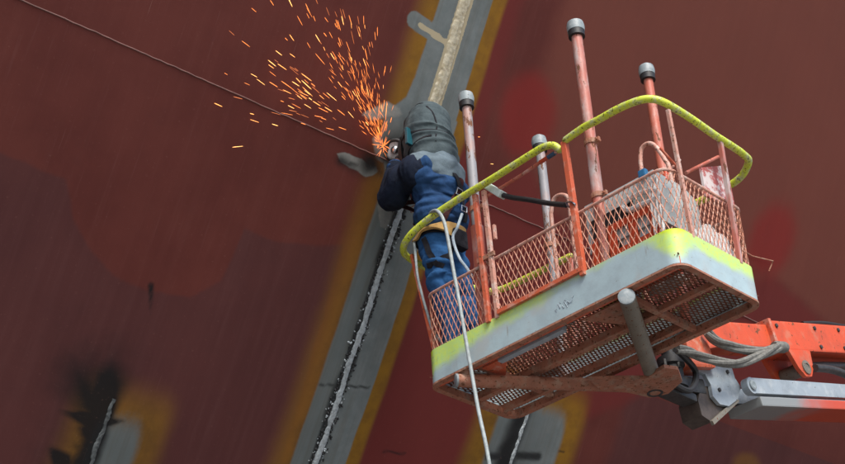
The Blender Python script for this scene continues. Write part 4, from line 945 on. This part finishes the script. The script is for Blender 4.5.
hand('glove', WRL + (WRL - ELL).normalized() * .01, DC + DA * .02 + BDIR * .125, BDIR, .030, 1)
hand('glove', WRR, DC + DA * .02 + BDIR * .06 + HD * .105, HD, .016, 1)
b = MB(); b.lathe(WRL - (WRL - ELL).normalized() * .02, (WRL - ELL), [(.05, -.03), (.056, -.02), (.056, .035), (.048, .045)], 18); b.build('cuff', M['sleeve'], wk, smooth=True)

# ------------------------------------------------------------------ lines and hoses
b = MB(); tp = [P(427, 236, 1, .03), P(428, 222, 1, .0), P(431, 213, 1, -.06), P(437, 211, 1, -.10), P(443, 219, 1, -.11), P(447, 234, 1, -.115), P(452, 262, 1, -.115), P(460, 306, 1, -.12), P(468, 352, 1, -.13), P(478, 408, 1, -.14), P(489, 462, 1, -.15)]
e2 = tp[-1]; tp += [e2 + V(.04, 0, -.6), e2 + V(.08, -.05, -2.0), V(e2.x + .12, e2.y - .1, GZ + .5), V(e2.x + .25, e2.y - .2, GZ + .04), V(e2.x + 1.2, e2.y - .9, GZ + .02), V(e2.x + 2.6, e2.y - .4, GZ + .02)]
b.tube(crom(tp, 8), .0115, 10)
tag(b.build('air_hose', M['hose'], None, smooth=True), 'pale grey air hose hanging from the rail past the toe board', 'hose')
b = MB(); b.tube(crom([P(414, 240, 1, .0), P(415.5, 256, 1, -.02), P(417.5, 276, 1, -.01), P(421, 291, 1, .02), P(427, 312, 1, .06), P(436, 335, 1, .10), V(.2, .16, FZ + .02), V(.32, .3, FZ + .015)], 8), .0085, 8)
tag(b.build('power_cord', M['hose'], None, smooth=True), "thin grey cord dropping from the yellow rail beside the worker's leg", 'cord')
b = MB(); b.tube(crom([P(462, 214, 1, .07), P(457, 228, 1, .02), P(453, 236, 1, .0), P(455, 247, 1, .0), P(460, 259, 1, .01), P(466, 267, 1, .03), P(472, 276, 1, .04)], 8), .0095, 8)
tag(b.build('safety_rope', plain('pale_blue_rope', (.42, .52, .60), .25, 40, .8), None, smooth=True), "pale blue rope looped at the back of the worker's belt", 'rope')
ly = thing('lanyard', P(500, 193, 1, .0), 'black shock absorbing lanyard with pale pouch clipped between worker and post', 'lanyard')
b = MB(); b.bar(P(487.5, 186, 1, .01), P(503, 195.5, 1, .01), .045, .055, (0, 1, 0), ch=.008); b.build('absorber_pouch', worn('pouch', (.55, .66, .62), (.62, .70, .68), (.2, .22, .2), .5, .2, 20), ly)
b = MB(); b.tube(crom([P(501, 194.5, 1, .01), P(512, 197.5, 1, .02), P(530, 200, 1, .03), P(550, 203.5, 1, .03), P(566, 205, 1, .0)], 6), .0165, 10); b.build('webbing', M['dark'], ly, smooth=True)
b = MB(); b.tube(crom([P(566, 203, 1, -.01), P(571, 202, 1, -.035), P(575, 205, 1, -.03), P(571, 208, 1, -.01)], 6, True), .006, 8, closed=True); b.build('snap_hook', M['chrome'], ly, smooth=True)
b = MB(); b.tube(crom([P(487, 186, 1, .01), P(478, 186, 1, .03), P(468, 192, 1, .06), P(462, 200, 1, .09)], 6), .010, 8); b.build('tether', M['dark'], ly, smooth=True)

# ------------------------------------------------------------------ sparks
def spark_mesh(i):
    b = MB(); b.lathe((0, 0, -.5), (0, 0, 1), [(.15, 0), (.8, .15), (1.0, .6), (.9, .85), (.2, 1.0)], 5)
    me = bpy.data.meshes.new('spark'); me.from_pydata(b.v, [], b.f); me.update(); me.materials.append(M['spark'][i]); return me
SM = [spark_mesh(i) for i in range(4)]
org = PH(383, 146, .03)
rg = np.random.default_rng(21)
def spark_mat(px, py, off, ln_px, r, jit):
    p_ = PH(px, py, off); d = (p_ - org).normalized(); d = (d + V(*(rg.normal(0, jit, 3)))).normalized()
    ln_ = ln_px / 150.0
    q = d.to_track_quat('Z', 'Y'); return Matrix.LocRotScale(p_, q, V(r, r, ln_))
spots = []
for i in range(95):                              # main jet climbing from the disc
    t = rg.uniform(.10, 1.0) ** 1.15; x_ = 383 - 46 * t + rg.normal(0, 6 + 18 * t); y_ = 140 - 128 * t + rg.normal(0, 5); spots.append((x_, y_, rg.uniform(6, 11)))
for i in range(55):                              # flatter fan to the left
    x_ = rg.normal(300, 22); y_ = 88 + (x_ - 300) * .35 + rg.normal(0, 15); spots.append((x_, y_, rg.uniform(7, 13)))
for i in range(22):                              # strays
    spots.append((rg.uniform(215, 385), rg.uniform(-6, 150), rg.uniform(5, 9)))
spots += [(238, 98, 8), (252, 114, 8), (275, 125, 7), (287, 114, 12), (330, 129, 9), (226, 74, 6), (272, 3, 9), (290, 2, 8), (308, 9, 10), (308, 16, 8), (344, 14, 8), (479, 137, 5), (492, 164, 6), (470, 130, 4)]
for (x_, y_, l_) in spots[:250]:
    k = int(rg.choice([0, 0, 0, 1, 1, 2, 2, 3])); r = rg.uniform(.0012, .0025); l_ *= rg.uniform(.6, 1.45)
    o = bpy.data.objects.new('spark', SM[k]); COL.objects.link(o); o.matrix_world = spark_mat(x_, y_, rg.uniform(.01, .16), l_, r, .10)
    tag(o, 'glowing orange spark flying up off the grinding disc', 'spark', 'sparks flying from the grinder')
b = MB()
for i in range(220):
    t = rg.uniform(0, .95) ** 1.9; x_ = 383 - 30 * t + rg.normal(0, 2.5 + 15 * t); y_ = 148 - 95 * t + rg.normal(0, 3); m_ = spark_mat(x_, y_, rg.uniform(.01, .10), rg.uniform(5, 11), rg.uniform(.0009, .0019), .16)
    src = MB(); src.lathe((0, 0, -.5), (0, 0, 1), [(.05, 0), (1, .5), (.05, 1.0)], 4); b.add([m_ @ V(q) for q in src.v], src.f)
tag(b.build('spark_shower', M['spark'][0], None), 'dense glowing core of the spark shower at the grinding disc', 'sparks', kind='stuff')
